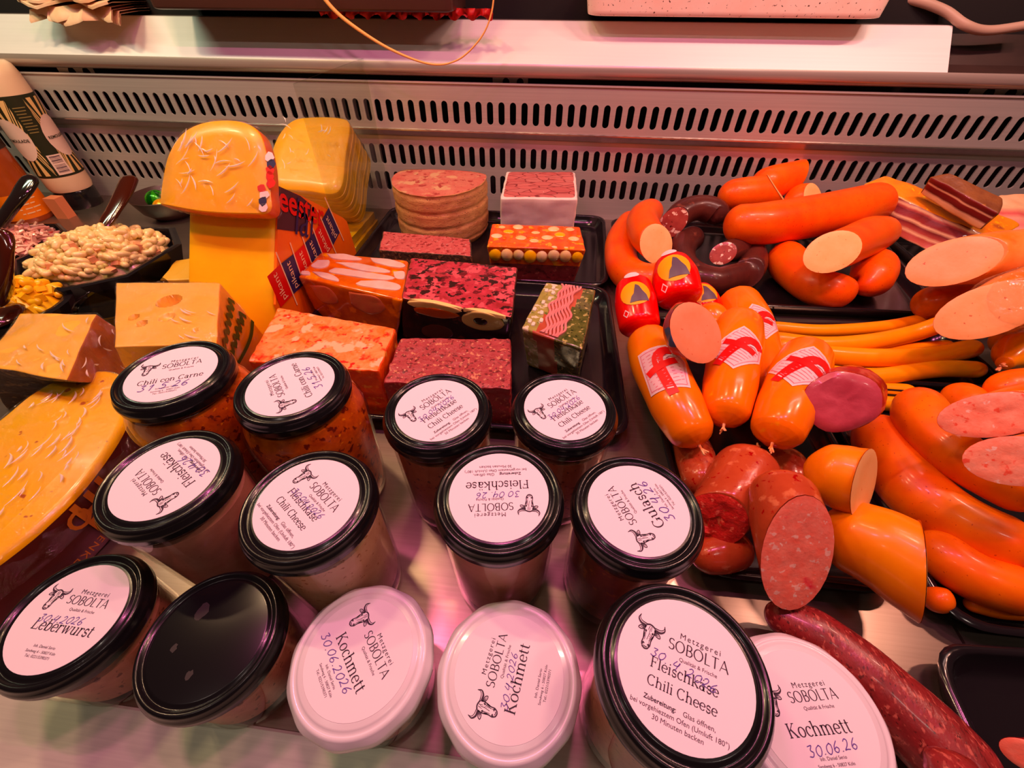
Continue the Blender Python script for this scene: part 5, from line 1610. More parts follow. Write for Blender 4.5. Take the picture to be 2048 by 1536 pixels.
# big wedge with lettered brown rind
def slab(name_root, outline, z0, z1, top_mat, side_mat, bev=.005, nose=None, root=None, edge_mat=None, filmy=0):
    n = len(outline)
    c = sum(outline, Vector()) / n
    P = outline
    sgn_ = -1 if sum(P[i - 1].x * P[i].y - P[i].x * P[i - 1].y for i in range(n)) > 0 else 1
    def ins(d, z):
        out = []
        for i in range(n):
            a, b = P[i - 1], P[(i + 1) % n]
            tg = (b - a)
            nr = Vector((tg.y, -tg.x, 0)).normalized() * sgn_
            q = P[i] + nr * d
            out.append(Vector((q.x, q.y, z)))
        return out
    side = [ins(.002, z0), ins(0, z0 + .002), ins(0, (z0 + z1) / 2), ins(0, z1 - bev)]
    v, f = loft(side, True, False)
    obj('rind', v, f, side_mat, root, sharp=50)
    top = [ins(bev * (1 - math.cos(a)), z1 - bev + bev * math.sin(a)) for a in (0, .4, .8, 1.2, PI / 2)]
    v, f = loft(top, False, True)
    obj('cut_face', v, f, top_mat, root, sharp=60)
    if filmy:
        rings = [ins(-.0015, (z0 + z1) / 2)] + [[p + Vector((0, 0, .0016)) + (noise.noise_vector(p * 60) * .0016 if r is not top[-1] else Vector()) for p in r] for r in top]
        v, f = loft(rings, False, True)
        obj('cling_film', v, f, FILM, root, label='clear crinkled cling film')
    return ins
def smooth_outline(px, z, n=60):
    P = [Vector((x, y, 0)) for x, y in px]
    return crs(P + P[:1], n)[:-1]
ol = smooth_outline([(-0.391, 0.0472), (-0.5047, 0.1374), (-0.511, 0.1788), (-0.5113, 0.2065), (-0.5129, 0.2385), (-0.5013, 0.2666), (-0.4699, 0.2796), (-0.4388, 0.2722), (-0.4092, 0.2435), (-0.3862, 0.2037), (-0.3733, 0.15), (-0.3739, 0.1123), (-0.3799, 0.0869), (-0.3881, 0.0665)], .060, 90)
t = thing('cheese_wedge', 'big orange cheese wedge with lettered dark brown rind behind the Leberwurst jar', 'cheese', base_of(ol), GC)
slab('cheese_wedge', ol, 0.0, .060, CH_BIO, RIND_BROWN, .006, None, t, filmy=1)
film_fold_glints(t, quad_at([Vector((-0.5039, 0.2298, 0.06)), Vector((-0.4459, 0.2653, 0.06)), Vector((-0.3815, 0.1515, 0.06)), Vector((-0.4144, 0.0957, 0.06))], .0024), 46, 8, .03, .97, .03, .97, .016, .6, 1.25)

a, b = Vector((-0.3862, 0.2037, 0.06)), Vector((-0.3834, 0.0758, 0.06))
near = lambda q: min(range(len(ol)), key=lambda i: (ol[i] - Vector((q.x, q.y, 0))).length)
ia, ib = near(a), near(b)
run = [ol[i] for i in range(min(ia, ib), max(ia, ib) + 1)]
if ib < ia:
    run.reverse()
run.reverse()          # from the near end to the far end: left to right for a reader
cumr = [0.0]
for q0, q1 in zip(run, run[1:]):
    cumr.append(cumr[-1] + (q1 - q0).length)
def rindpl(u, v):
    u = max(0, min(cumr[-1] - 1e-6, u))
    k = max(i for i in range(len(run) - 1) if cumr[i] <= u)
    q = run[k].lerp(run[k + 1], (u - cumr[k]) / (cumr[k + 1] - cumr[k]))
    d = (run[k + 1] - run[k]).normalized()
    return Vector((q.x, q.y, v)) + Vector((d.y, -d.x, 0)) * .0016
RP = simple('rind_print', srgb(196, 130, 76), .5)
Lr = cumr[-1]
for s, u, v, w, an in (('FE', Lr * .66, .034, .040, PI / 2), ('O', Lr * .47, .040, .018, PI / 2), ('BIO FENCHENKEE', Lr * .50, .014, .085, PI)):
    vv, f = place2(text2d(s, .02 if len(s) < 3 else 0, 1.0 if len(s) < 3 else 1.2), u, v, w, an)
    obj('rind_lettering', [rindpl(x, y) for x, y in vv], f, RP, t, smooth=False, label='pale brown rind letters')
# tall printed wedge with a leaning cut, and the wrapped wedge lying on it
def profile_prism(root, name, prof, x0, x1, mt, bev=.003, curve=None, n=12):
    """prof (y, z) loop swept from x0 to x1, edges softened"""
    c = (sum(p[0] for p in prof) / len(prof), sum(p[1] for p in prof) / len(prof))
    rings = []
    for s, dx in ((.96, 0), (.985, bev * .3), (1, bev)):
        rings.append([Vector((x0 + dx, c[0] + (y - c[0]) * s, c[1] + (z - c[1]) * s)) for y, z in prof])
    for i in range(1, n):
        rings.append([Vector((x0 + (x1 - x0) * i / n, y, z)) for y, z in prof])
    for s, dx in ((1, bev), (.985, bev * .3), (.96, 0)):
        rings.append([Vector((x1 - dx, c[0] + (y - c[0]) * s, c[1] + (z - c[1]) * s)) for y, z in prof])
    v, f = loft(rings)
    return v, f
prof = [(.405, .0), (.404, .010), (.409, .066), (.423, .084), (.460, .128), (.487, .160), (.495, .169), (.505, .171), (.530, .158), (.580, .122), (.632, .084), (.641, .074), (.645, .0)]
XL, XR = -.461, -.343
t = thing('cheese_wedge', 'tall deep yellow cheese with red and blue lettered rind, under the film wrapped wedge', 'cheese', ((XL + XR) / 2, .52, 0), GC)
v, f = profile_prism(t, 'body', prof, XL, XR - .003, CH_DEEP)
obj('body', v, f, CH_DEEP, t, sharp=35)
side = [Vector((XR - .003, y, z)) for y, z in prof]
v, f = loft([side, [p + Vector((.003, 0, 0)) for p in side]], False, True)
obj('rind', v, f, RIND_ORANGE, t, smooth=False)
def sidept(y, z, dx=.0009):
    return Vector((XR + dx, y, z))
arc_ = crs([(*(0.4142, 0.0801), 0), (*(0.445, 0.0797), 0), (*(0.4898, 0.0769), 0), (*(0.5448, 0.0795), 0), (*(0.6031, 0.0922), 0)], 24)
for k in range(6):
    poly = [(p.x, p.y) for p in arc_[4 * k:4 * k + 5]]
    v, f = ribbon(poly, .044)
    obj('rind_print', [sidept(a, max(.002, b), .0009) for a, b in v], f, PRINT_RED if k % 2 == 0 else PRINT_BLUE, t, smooth=False)
    m = poly[2]
    dy_, dz_ = poly[-1][0] - poly[0][0], poly[-1][1] - poly[0][1]
    an = math.atan2(dz_, dy_)
    v, f = place2(text2d('pikant'), m[0] + .003, m[1], .036, an + PI / 2)
    obj('rind_lettering', [sidept(a, b, .0014) for a, b in v], f, PRINT_CREAM, t, smooth=False)
    e = poly[-1]
    v, f = ribbon([(e[0] - dz_ * 1.2, e[1] + dy_ * 1.2), (e[0] + dz_ * 1.2, e[1] - dy_ * 1.2)], .0022)
    obj('rind_print', [sidept(a, max(.002, b), .0012) for a, b in v], f, PRINT_CREAM, t, smooth=False)
poly = [(0.4989, 0.1774), (0.5367, 0.152), (0.5551, 0.1332), (0.5232, 0.1102), (0.4935, 0.1233), (0.4655, 0.1382)]
obj('rind_print', [sidept(a, b, .0007) for a, b in poly], [tuple(range(6))], simple('print_dark', srgb(70, 40, 50), .45), t, smooth=False)
a0, b0 = (0.4826, 0.156), (0.5681, 0.0978)
an = math.atan2(b0[1] - a0[1], b0[0] - a0[0])
v, f = place2(text2d('eester', .02), (a0[0] + b0[0]) / 2, (a0[1] + b0[1]) / 2, math.hypot(b0[0] - a0[0], b0[1] - a0[1]), an, 0, 1.05)
obj('rind_lettering', [sidept(a, b, .0018) for a, b in v], f, PRINT_RED, t, smooth=False, label='big red rind lettering')
a0, b0 = (0.4953, 0.1185), (0.5282, 0.0964)
v, f = place2(text2d('lai'), (a0[0] + b0[0]) / 2, (a0[1] + b0[1]) / 2, math.hypot(b0[0] - a0[0], b0[1] - a0[1]), an, .2, 1.3)
obj('rind_lettering', [sidept(a, b, .0018) for a, b in v], f, PRINT_BLUE, t, smooth=False)
def wedge_slab(label, origin, ux, uy, outline, thick, face_mat, rind_mat, lines=0, film=True, name='cheese_wedge'):
    """outline (u across, v up the slope); the face looks along ux x uy"""
    nrm = ux.cross(uy).normalized()
    pts = [(p.x, p.y) for p in crs([(a, b, 0) for a, b in outline] + [(outline[0][0], outline[0][1], 0)], len(outline) * 6)[:-1]]
    cu, cv = sum(p[0] for p in pts) / len(pts), sum(p[1] for p in pts) / len(pts)
    def ring(s, k, jit=0):
        out = []
        for a, b in pts:
            q = origin + ux * (cu + (a - cu) * s) + uy * (cv + (b - cv) * s) + nrm * k
            out.append(q + (noise.noise_vector(q * 70) * jit if jit else Vector()))
        return out
    rt = thing(name, label, 'cheese', base_of(ring(1, -thick)), GC)
    sd = [ring(.97, -thick), ring(1, -thick + .003)]
    if lines:
        for i in range(lines):
            k0 = -thick + .004 + (thick - .008) * i / lines
            k1 = -thick + .004 + (thick - .008) * (i + 1) / lines
            sd += [ring(.993, k0), ring(1.0 + .006 * math.sin(i * 2.1), k0 + .001), ring(1.0 + .006 * math.sin(i * 2.1), k1 - .0006)]
    sd += [ring(1, -.005), ring(.995, -.002)]
    v, f = loft(sd, True, False)
    obj('rind' if not lines else 'slice_stack', v, f, rind_mat, rt, sharp=50)
    v, f = loft([ring(.995, -.002), ring(.975, 0), ring(.7, .0004), ring(.4, .0004)], False, True)
    obj('cut_face', v, f, face_mat, rt, sharp=60)
    if film:
        v, f = loft([ring(1.03, -thick * .9, .003), ring(1.035, -thick * .5, .004), ring(1.02, -.001, .002), ring(.985, .0016, .0012), ring(.8, .0022, .0012), ring(.6, .0020, .0012), ring(.4, .0022, .0012), ring(.2, .002, .001)], False, True)
        obj('cling_film', v, f, FILM, rt, label='clear crinkled cling film')
    return rt
ux = Vector((1, 0, 0))
uy = Vector((0, .64, .768)).normalized()
nr_ = ux.cross(uy)
o5 = Vector((-.396, .450, .1600))
rt5 = wedge_slab('film wrapped orange cheese wedge with rounded top, highest of the cheeses', o5, ux, uy, [(-.076, .008), (-.076, .022), (-.067, .064), (-.047, .092), (-.016, .105), (.023, .106), (.046, .094), (.057, .064), (.061, .030), (.061, .006), (.031, .002), (-.023, .002)], .020, CH_GOU, RIND_ORANGE)
film_fold_glints(rt5, lambda u, v: o5 + ux * (-.07 + .125 * u) + uy * (.008 + .092 * v) + nr_ * .0024, 34, 12, .16, .92, .06, .86, .022, .35)
rr = random.Random(5)
for k in range(9):
    p = o5 + ux * (.0600 + .004 * rr.random() - .008 * (k < 4)) + uy * (.010 + .0070 * k) + nr_ * .0006
    n = 7
    ring = [p + ux * (.0045 + .002 * rr.random()) * math.cos(2 * PI * i / n) + uy * (.004 + .003 * rr.random()) * math.sin(2 * PI * i / n) + nr_ * .0008 for i in range(n)]
    obj('torn_print', ring, [tuple(range(n))], (PRINT_RED if 3 <= k <= 6 else PRINT_BLUE if k % 2 else PALE), rt5, smooth=False)
uy6 = Vector((0, .80, .60)).normalized()
n6 = ux.cross(uy6)
o6 = Vector((-.428, .690, .104))
rt6 = wedge_slab('stack of sliced orange cheese in film, behind the tall printed cheese', o6, ux, uy6, [(-.072, .0), (-.074, .05), (-.066, .10), (-.045, .130), (-.01, .138), (.04, .138), (.058, .125), (.060, .07), (.058, .0), (0, -.002)], .095, CH_GOU, CH_DEEP, 9)
film_fold_glints(rt6, lambda u, v: o6 + ux * (-.06 + .115 * u) + uy * (.008 + .115 * v) + n6 * .0024, 14, 13, ln=.02)
# yellow sliced packs
PACKY = mottled('yellow_slices', (30, srgb(226, 190, 30), srgb(206, 164, 16)), [], .3, (80, .3, .001), coat=.3)
for k, (zz, off, lab) in enumerate(((0.0, .0, 'flat yellow cheese slices at the bottom, left of the rear meat tray'), (.014, .012, 'flat yellow cheese slices in clear film, lying on another yellow pack'))):
    t, V, S, T, B = lump('cheese_slices', lab, 'cheese', [(-.455 - off, .800), (-.358 - off * .4, .795), (-.356 - off * .6, .665 + off), (-.445 - off, .655 + off)], zz + .0135, None, zz, 10, .06, .001, 50, 20 + k, GC)
    block_parts(t, V, S, [('slices', ('top', 'left', 'right', 'front', 'back', 'bottom'), PACKY)])
    film_over(t, V, S, 1.03, seed=5 + k, amp=.002)
t, V, S, T, B = lump('cheese_wedge', 'small flat pale cheese wedge just left of the tall printed cheese', 'cheese', [(-0.5842, 0.537), (-0.5639, 0.5459), (-0.5223, 0.4868), (-0.5677, 0.4786)], .045, None, 0.0, 12, .08, .0008, 50, 23, GC)
block_parts(t, V, S, [('body', ('top',) + ALLS, CH_HARD)])

# ------------------------------------------------------------------ salads, spoons, bowls
def bowl_poly(name, label, pts, zr, depth, wall=.0035, inset=.018, mt=None):
    n = len(pts)
    c = sum(pts, Vector()) / n
    def ring(s, z):
        return [Vector((c.x + (p.x - c.x) * s, c.y + (p.y - c.y) * s, z)) for p in pts]
    L = max((p - c).length for p in pts)
    s1 = 1 - inset / L
    sp = [(s1, zr - depth), (1 + .004 / L, zr - .006), (1 + .006 / L, zr - .001), (1, zr), (1 - .004 / L, zr), (1 - .006 / L, zr - .003), (s1 - .006 / L, zr - depth + .004)]
    v, f = loft([ring(s, z) for s, z in sp])
    o = obj(name, v, f, mt or BLACK_PLASTIC, loc=(c.x, c.y, zr - depth), smooth=False)
    return tag(o, label, 'bowl'), c, L
mp = [(-0.7865, 0.4788), (-0.7819, 0.5483), (-0.7302, 0.5992), (-0.6356, 0.6085), (-0.5863, 0.5559), (-0.5921, 0.4598), (-0.6481, 0.4164), (-0.722, 0.4192)]
zr = .062
P8 = [Vector((x, y, 0)) for x, y in mp]
bo, cM, LM = bowl_poly('salad_bowl', 'black angular bowl full of creamy macaroni salad', P8, zr, .062)
def scatter_salad(name, label, cat, centre, ax, ay, h, n, kinds, seed, z0, inside=None):
    """a heap of small pieces as one mass"""
    rnd = random.Random(seed)
    V, F, MI = [], [], []
    mats = [k[1] for k in kinds]
    # underlying heap
    def height(u, w):
        q = u * u + w * w
        return z0 + h * max(0, 1 - q) ** .7
    rings = []
    for s in (1, .85, .65, .45, .25, .05):
        rings.append([centre + ax * (s * math.cos(2 * PI * i / 24)) + ay * (s * math.sin(2 * PI * i / 24)) + Vector((0, 0, height(s, 0) - .003)) for i in range(24)])
    v, f = loft(rings, True, True)
    V += v
    F += f
    MI += [0] * len(f)
    for k in range(n):
        r, a = math.sqrt(rnd.random()) * .97, rnd.random() * 2 * PI
        u, w = r * math.cos(a), r * math.sin(a)
        p = centre + ax * u + ay * w + Vector((0, 0, height(u, w) + rnd.uniform(-.002, .003)))
        m = rnd.choices(range(len(kinds)), [q[2] for q in kinds])[0]
        kind = kinds[m][0]
        d = Vector((rnd.uniform(-1, 1), rnd.uniform(-1, 1), rnd.uniform(-.4, .4))).normalized()
        if kind == 'elbow':
            e = d.cross(Vector((rnd.uniform(-1, 1), rnd.uniform(-1, 1), rnd.uniform(.2, 1)))).normalized()
            L = rnd.uniform(.008, .012)
            v, f = tube([p - d * L, p + e * L * .5, p + d * L], .0046, 8, 6, ('round', 'round'))[:2]
        elif kind == 'pea':
            v, f = ball(p, rnd.uniform(.0034, .0044), (1, 1, 1), 8)
        elif kind == 'shred':
            e = d.cross(Vector((0, 0, 1))).normalized()
            L = rnd.uniform(.008, .016)
            v, f = tube([p - d * L, p + Vector((0, 0, .003)), p + d * L], .0022, 5, 5, ('flat', 'flat'))[:2]
        else:
            s_ = rnd.uniform(.004, .0062)
            R_ = Matrix.Rotation(rnd.random() * 3, 3, 'Z') @ Matrix.Rotation(rnd.random() * 3, 3, 'X')
            v, f = box(-s_, s_, -s_, s_, -s_ * .6, s_ * .6)
            v = [p + R_ @ q for q in v]
        o = len(V)
        V += v
        F += [tuple(i + o for i in q) for q in f]
        MI += [m] * len(f)
    ob = obj(name, V, F, mats, loc=(centre.x, centre.y, z0), midx=MI, sharp=50)
    return tag(ob, label, cat, None, 'stuff')
CREAM = mottled('creamy_pasta', (80, pale(255, 228, 160), pale(248, 212, 134)), [(40, .66, .08, pale(240, 176, 110))], .35, coat=.3)
PEA = simple('pale_pea', pale(200, 186, 104), .35, coat=.3)
SAUS = simple('pink_cube', pale(244, 168, 120), .4, coat=.3)
ctr = Vector((cM.x, cM.y, 0))
axM = (P8[3] - P8[0]) * .42
ayM = Vector((-axM.y, axM.x, 0)).normalized() * .062
scatter_salad('macaroni_salad', 'creamy macaroni salad with peas heaped in the black angular bowl', 'salad', ctr + Vector((.004, .004, 0)), axM, ayM, .040, 430, [('elbow', CREAM, 7), ('pea', PEA, 2), ('cube', SAUS, 1)], 4, .050)
# pink salad behind
Q = [Vector((x, y, 0)) for x, y in ((-0.9155, 0.4651), (-0.9544, 0.5862), (-0.8388, 0.602), (-0.8003, 0.5773), (-0.8048, 0.4905), (-0.8262, 0.4187))]
bo2, c2_, L2_ = bowl_poly('salad_bowl', 'black bowl of pink sausage salad at the left edge', Q, .062, .062)
PINKS = mottled('pink_shreds', (60, pale(250, 190, 166), pale(244, 168, 146)), [(90, .62, .05, pale(220, 80, 70))], .35, coat=.3)
axp = (Q[2] - Q[0]) * .40
scatter_salad('sausage_salad', 'pink shredded sausage salad heaped in the black bowl at the left edge', 'salad', Vector((c2_.x + .01, c2_.y, 0)), axp, Vector((-axp.y, axp.x, 0)).normalized() * .055, .030, 260, [('shred', PINKS, 5), ('cube', PINKS, 1)], 9, .050)
# egg salad nearer
ce = Vector((-0.6646, 0.3501, 0.05)) + Vector((-.045, .035, 0))
Qe = [Vector((ce.x, ce.y, 0)) + Vector((.075 * math.cos(2 * PI * i / 24), .06 * math.sin(2 * PI * i / 24), 0)) for i in range(24)]
bowl_poly('salad_bowl', 'dark bowl of yellow egg salad behind the hard cheese wedge', Qe, .055, .055)
EGG = mottled('egg_salad', (60, srgb(252, 208, 110), srgb(244, 186, 84)), [], .35, coat=.3)
scatter_salad('egg_salad', 'yellow egg salad behind the hard cheese wedge at the left edge', 'salad', Vector((ce.x, ce.y, 0)), Vector((.066, 0, 0)), Vector((0, .052, 0)), .034, 120, [('cube', EGG, 3), ('elbow', EGG, 2)], 12, .046)
HANDLE = simple('spoon_black', (0.012, 0.006, 0.006, 1), .10, coat=.7)
SMOKE = simple('spoon_smoke', srgb(60, 26, 18), .12, coat=.6)
def spoon(label, path, rp, mt):
    P = [Vector(p) for p in path]
    v, f, uv, a, b, fr = tube(P, rads(path, rp, None), 20, 30, ('round', 'round'), .45, end_len=.8)
    t = thing('serving_spoon', label, 'spoon', base_of(v), 'serving spoons')
    obj('handle', v, f, mt, t, sharp=60)
    p, d = fr[0][0], -fr[0][1]
    v, f = ball(p + d * .02, .022, (1.0, 1.3, .35), 16)
    obj('spoon_bowl', v, f, mt, t)
    return t
spoon('glossy black spoon handle rising from the pink salad, in front of the bottles', [(-0.8499, 0.5211, 0.078), (-0.8338, 0.5439, 0.1), (-0.817, 0.5709, 0.122), (-0.8116, 0.6007, 0.14)], [0.0122, 0.0167, 0.0175, 0.0155], HANDLE)
spoon('smoky dark spoon handle rising from the macaroni salad toward the grille', [(-0.6744, 0.5244, 0.086), (-0.6708, 0.5523, 0.1), (-0.67, 0.5916, 0.118), (-0.6771, 0.6316, 0.134)], [0.0104, 0.012, 0.0139, 0.0135], SMOKE)
spoon('dark red brown spoon handle cut off by the left picture edge', [(-0.6493, 0.3506, 0.08), (-0.6241, 0.3594, 0.11), (-0.6143, 0.374, 0.14), (-0.618, 0.3855, 0.16)], [0.0119, 0.0138, 0.0135, 0.0122], SMOKE)
# clear tub behind the holed cheese
v, f = lathe([(.0002, 0), (.044, 0), (.052, .05), (.054, .052), (.0545, .050), (.050, .046), (.0502, .048)], (-.575, .425, 0), 48)
tb = obj('plastic_tub', v, f, clear('tub_plastic', (.55, .50, .46, 1), 1.45, .08, None, .05), loc=(-.575, .425, 0), sharp=50)
tag(tb, 'smoky clear round tub tucked behind the holed cheese block', 'tub')
# small bowl with wrapped sweets by the grille
bc = Vector((-0.878, 0.8761, 0))
bc = Vector((bc.x * .915, min(bc.y, .797), 0))
v, f = lathe([(.0002, .0), (.034, .0), (.052, .016), (.062, .040), (.0635, .043), (.0625, .044), (.060, .041), (.049, .018), (.032, .005), (.0002, .004)], bc, 48)
o = obj('small_bowl', v, f, simple('grey_bowl', srgb(62, 44, 40), .35), loc=bc, sharp=60)
tag(o, 'small dark round bowl by the grille, left of the wrapped cheese', 'bowl')
def sweet(c, r, m1, m2, lab):
    v, f = ball(c, r, (1, 1, .85), 20)
    mi = [k % 20 // 2 % 2 for k in range(len(f))]
    o = obj('wrapped_ball', v, f, [m1, m2], loc=c - Vector((0, 0, r)), midx=mi)
    return tag(o, lab, 'sweet', 'wrapped balls in the small bowl')
sweet(bc + Vector((-.016, -.006, .033)), .021, simple('foil_green', srgb(70, 150, 20), .2, .3), simple('foil_dark_green', srgb(24, 84, 10), .2, .3), 'green striped foil ball in the small dark bowl')
sweet(bc + Vector((.014, -.032, .030)), .017, simple('foil_yellow', srgb(250, 190, 30), .2, .3), simple('foil_yellow_deep', srgb(236, 160, 16), .2, .3), 'yellow foil ball in the small dark bowl')

# ------------------------------------------------------------------ bottles at the left
CREAMB = simple('cream_plastic', pale(250, 206, 168), .35, coat=.2)
LABELD = simple('label_dark', srgb(38, 40, 24), .45)
RAY = simple('label_ray', pale(246, 196, 124), .45)
bx = Vector((-1.0415, 0.8385, -0))
bx = Vector((bx.x, min(bx.y, .825), 0))
HB = .252
t = thing('squeeze_bottle', 'tall cream squeeze bottle standing on its dark cap, label with sun rays', 'bottle', bx, 'squeeze bottles at the left')
prb = [(.0002, .036), (.036, .036), (.0385, .044), (.0385, .070), (.0375, .110), (.0375, .150), (.0385, .186), (.0385, .204), (.0375, .232), (.034, .246), (.028, HB), (.0002, HB)]
v, f = lathe(prb, bx, 56)
obj('body', v, f, CREAMB, t, sharp=50)
v, f = lathe([(.0002, 0), (.035, 0), (.036, .003), (.036, .030), (.033, .036), (.0002, .036)], bx, 48)
obj('cap', v, f, BLACK_PLASTIC, t, sharp=40)
def rb(z):
    for (r0, z0), (r1, z1) in zip(prb, prb[1:]):
        if z0 <= z <= z1 and z1 > z0:
            return r0 + (r1 - r0) * (z - z0) / (z1 - z0)
    return .0385
zs = [.066 + .0125 * i for i in range(12)]
v, f = lathe([(rb(z) + .0003, z) for z in zs], bx, 56)
f = [q for q in f if len(q) == 4]
lb = obj('label', v, f, LABELD, t, label='dark label wrapped round the bottle')
facing = math.atan2(-bx.y, -bx.x)
def onb(u, z, dz=.0006):
    """u in metres round the bottle, to the right as seen from the shopper"""
    a = facing + u / .0385
    r = rb(z) + .0003 + dz
    return bx + Vector((r * math.cos(a), r * math.sin(a), z))
for cz, cu in ((.134, -.028), (.134, .030)):
    for k in range(20):
        a0, a1 = 2 * PI * k / 20, 2 * PI * (k + .5) / 20
        pts = []
        for rr_, aa in ((.018, a0), (.075, a0), (.075, a1), (.018, a1)):
            pts.append((cu + rr_ * math.cos(aa) * .75, max(.070, min(.198, cz + rr_ * math.sin(aa)))))
        if abs(pts[1][0]) > .07 or max(p[1] for p in pts) - min(p[1] for p in pts) < .004:
            continue
        if cu < 0:
            pts = [(min(-.010, p[0]), p[1]) for p in pts]
        else:
            pts = [(max(.016, p[0]), p[1]) for p in pts]
        decal(lb, 'sun_ray', pts, lambda u, w: onb(u, w, .0004), RAY, cut=2)
for cu, word in ((-.034, 'REMOULADE'), (.036, 'REMOULADE')):
    decal(lb, 'oval_badge', circle2(1, 22, .024, .036, cu, .134), lambda u, w: onb(u, w, .0009), simple('badge_pale', pale(246, 208, 190), .45), 'pale oval badge', 2)
    v, f = place2(text2d(word, .02), cu, .131, .040)
    obj('badge_lettering', [onb(a, b, .0013) for a, b in v], f, LABELD, lb, smooth=False)
for k in range(9):
    decal(lb, 'small_print', [(-.006, .186 - .005 * k), (.012 - .002 * (k % 3), .186 - .005 * k), (.012 - .002 * (k % 3), .1845 - .005 * k), (-.006, .1845 - .005 * k)], lambda u, w: onb(u, w, .0006), simple('label_grey', srgb(140, 124, 84), .5), cut=1)
decal(lb, 'barcode', [(-.006, .106), (.017, .106), (.017, .070), (-.006, .070)], lambda u, w: onb(u, w, .0006), simple('badge_pale', pale(246, 208, 190), .45), 'pale barcode field', 2)
for k in range(14):
    z = .1035 - .0022 * k
    if k == 6:
        continue
    decal(lb, 'barcode_bar', [(-.003, z), (.014, z), (.014, z - (.0006 + .0007 * (k * 7 % 3 == 0))), (-.003, z - (.0006 + .0007 * (k * 7 % 3 == 0)))], lambda u, w: onb(u, w, .0010), INK, cut=1)
kx = Vector((-1.0906, 0.7454, 0))
t = thing('squeeze_bottle', 'reddish brown ketchup bottle with orange lower label at the left edge', 'bottle', kx, 'squeeze bottles at the left')
prk = [(.0002, .0), (.040, .0), (.043, .006), (.043, .060), (.042, .120), (.043, .170), (.036, .195), (.020, .205), (.0002, .206)]
v, f = lathe(prk, kx, 56)
obj('body', v, f, mottled('ketchup', (12, srgb(176, 96, 66), srgb(150, 74, 50)), [], .25, coat=.4), t, sharp=50)
def onk(u, z, dz=.0006, r=.0432):
    a = math.atan2(-kx.y, -kx.x) + u / r
    return kx + Vector(((r + dz) * math.cos(a), (r + dz) * math.sin(a), z))
decal(t, 'label', [(-.06, .010), (.06, .010), (.06, .056), (-.06, .056)], lambda u, w: onk(u, w), simple('orange_label', srgb(238, 140, 40), .4), 'orange lower label', 3)
decal(t, 'label', [(-.06, .128), (.06, .128), (.06, .166), (-.06, .166)], lambda u, w: onk(u, w), simple('label_black', srgb(40, 20, 14), .4), 'black upper label band', 3)
v, f = place2(text2d('KETCHUP', .03), .000, .141, .075)
obj('label_lettering', [onk(a, b, .0012) for a, b in v], f, PRINT_CREAM, t, smooth=False, label='cream capital letters')
for k in range(4):
    decal(t, 'label_line', [(-.005, .045 - .008 * k), (.030 - .006 * (k % 2), .045 - .008 * k), (.030 - .006 * (k % 2), .043 - .008 * k), (-.005, .043 - .008 * k)], lambda u, w: onk(u, w, .0010), PRINT_CREAM, cut=1)
pk = Vector((-1.021, 0.7537, -0))
v, f = box(pk.x - .012, pk.x + .014, pk.y - .004, pk.y + .016, 0, .040)
o = obj('small_packet', v, f, simple('packet_pinkish', srgb(214, 140, 110), .5), loc=(pk.x, pk.y, 0), smooth=False)
tag(o, 'small pale pink packet between the two squeeze bottles', 'packet')
gx = Vector((-1.0831, 0.6655, -0))
v, f = lathe([(.0002, 0), (.03, 0), (.031, .004), (.031, .09), (.02, .10), (.0002, .10)], gx, 32)
o = obj('green_jar', v, f, simple('green_tin', srgb(40, 54, 30), .35, coat=.3), loc=gx, sharp=40)
tag(o, 'dark green container at the left edge in front of the ketchup bottle', 'jar')

# ------------------------------------------------------------------ clear divider between cheese and meat
v, f = box(-.3535, -.3510, .62, .862, .003, .262)
o = obj('glass_divider', v, f, PANE, loc=(-.352, .74, .003), smooth=False)
tag(o, 'clear upright divider sheet between the cheeses and the meat trays', 'divider')

# ------------------------------------------------------------------ things on the rear worktop
zt = .3112
# paper bundle
t = thing('paper_bundle', 'loose bundle of white wrapping papers on the worktop edge at top left', 'paper', (-0.8708, .90, zt), None)
rr = random.Random(2)
for k in range(5):
    x0, x1 = -0.9352 + .009 * rr.random() + .01 * k * (k % 2), -0.7503 - .009 * rr.random() - .004 * k
    pts0, pts1 = [], []
    zz = zt + .001 + .006 * k
    rows = []
    for i in range(13):
        x = x0 + (x1 - x0) * i / 12
        wv = .004 * math.sin(i * .9 + k) + .003 * rr.random()
        y0 = .848 + .010 * math.sin(i * .8 + k * 1.3) + (.012 if k == 0 and i in (3, 8) else 0) * -1
        rows.append([Vector((x, y0, zz - (.010 if k < 2 else 0) + wv)), Vector((x, y0 + .012, zz + wv * .6 + .004)), Vector((x, .90, zz + .005)), Vector((x, 1.02, zz + .004))])
    v, f = loft(rows, False, False, False)
    v2 = [p + Vector((0, 0, .0035)) for p in v]
    n = len(v)
    ff = f + [tuple(reversed([i + n for i in q])) for q in f]
    edge = [i * 4 for i in range(13)]
    for a, b in zip(edge, edge[1:]):
        ff.append((a, a + n, b + n, b))
    obj('sheet', v + v2, ff, simple('wrapping_paper', pale(246, 206, 170), .6, var=pale(226, 176, 132), vscale=18), t, sharp=50)
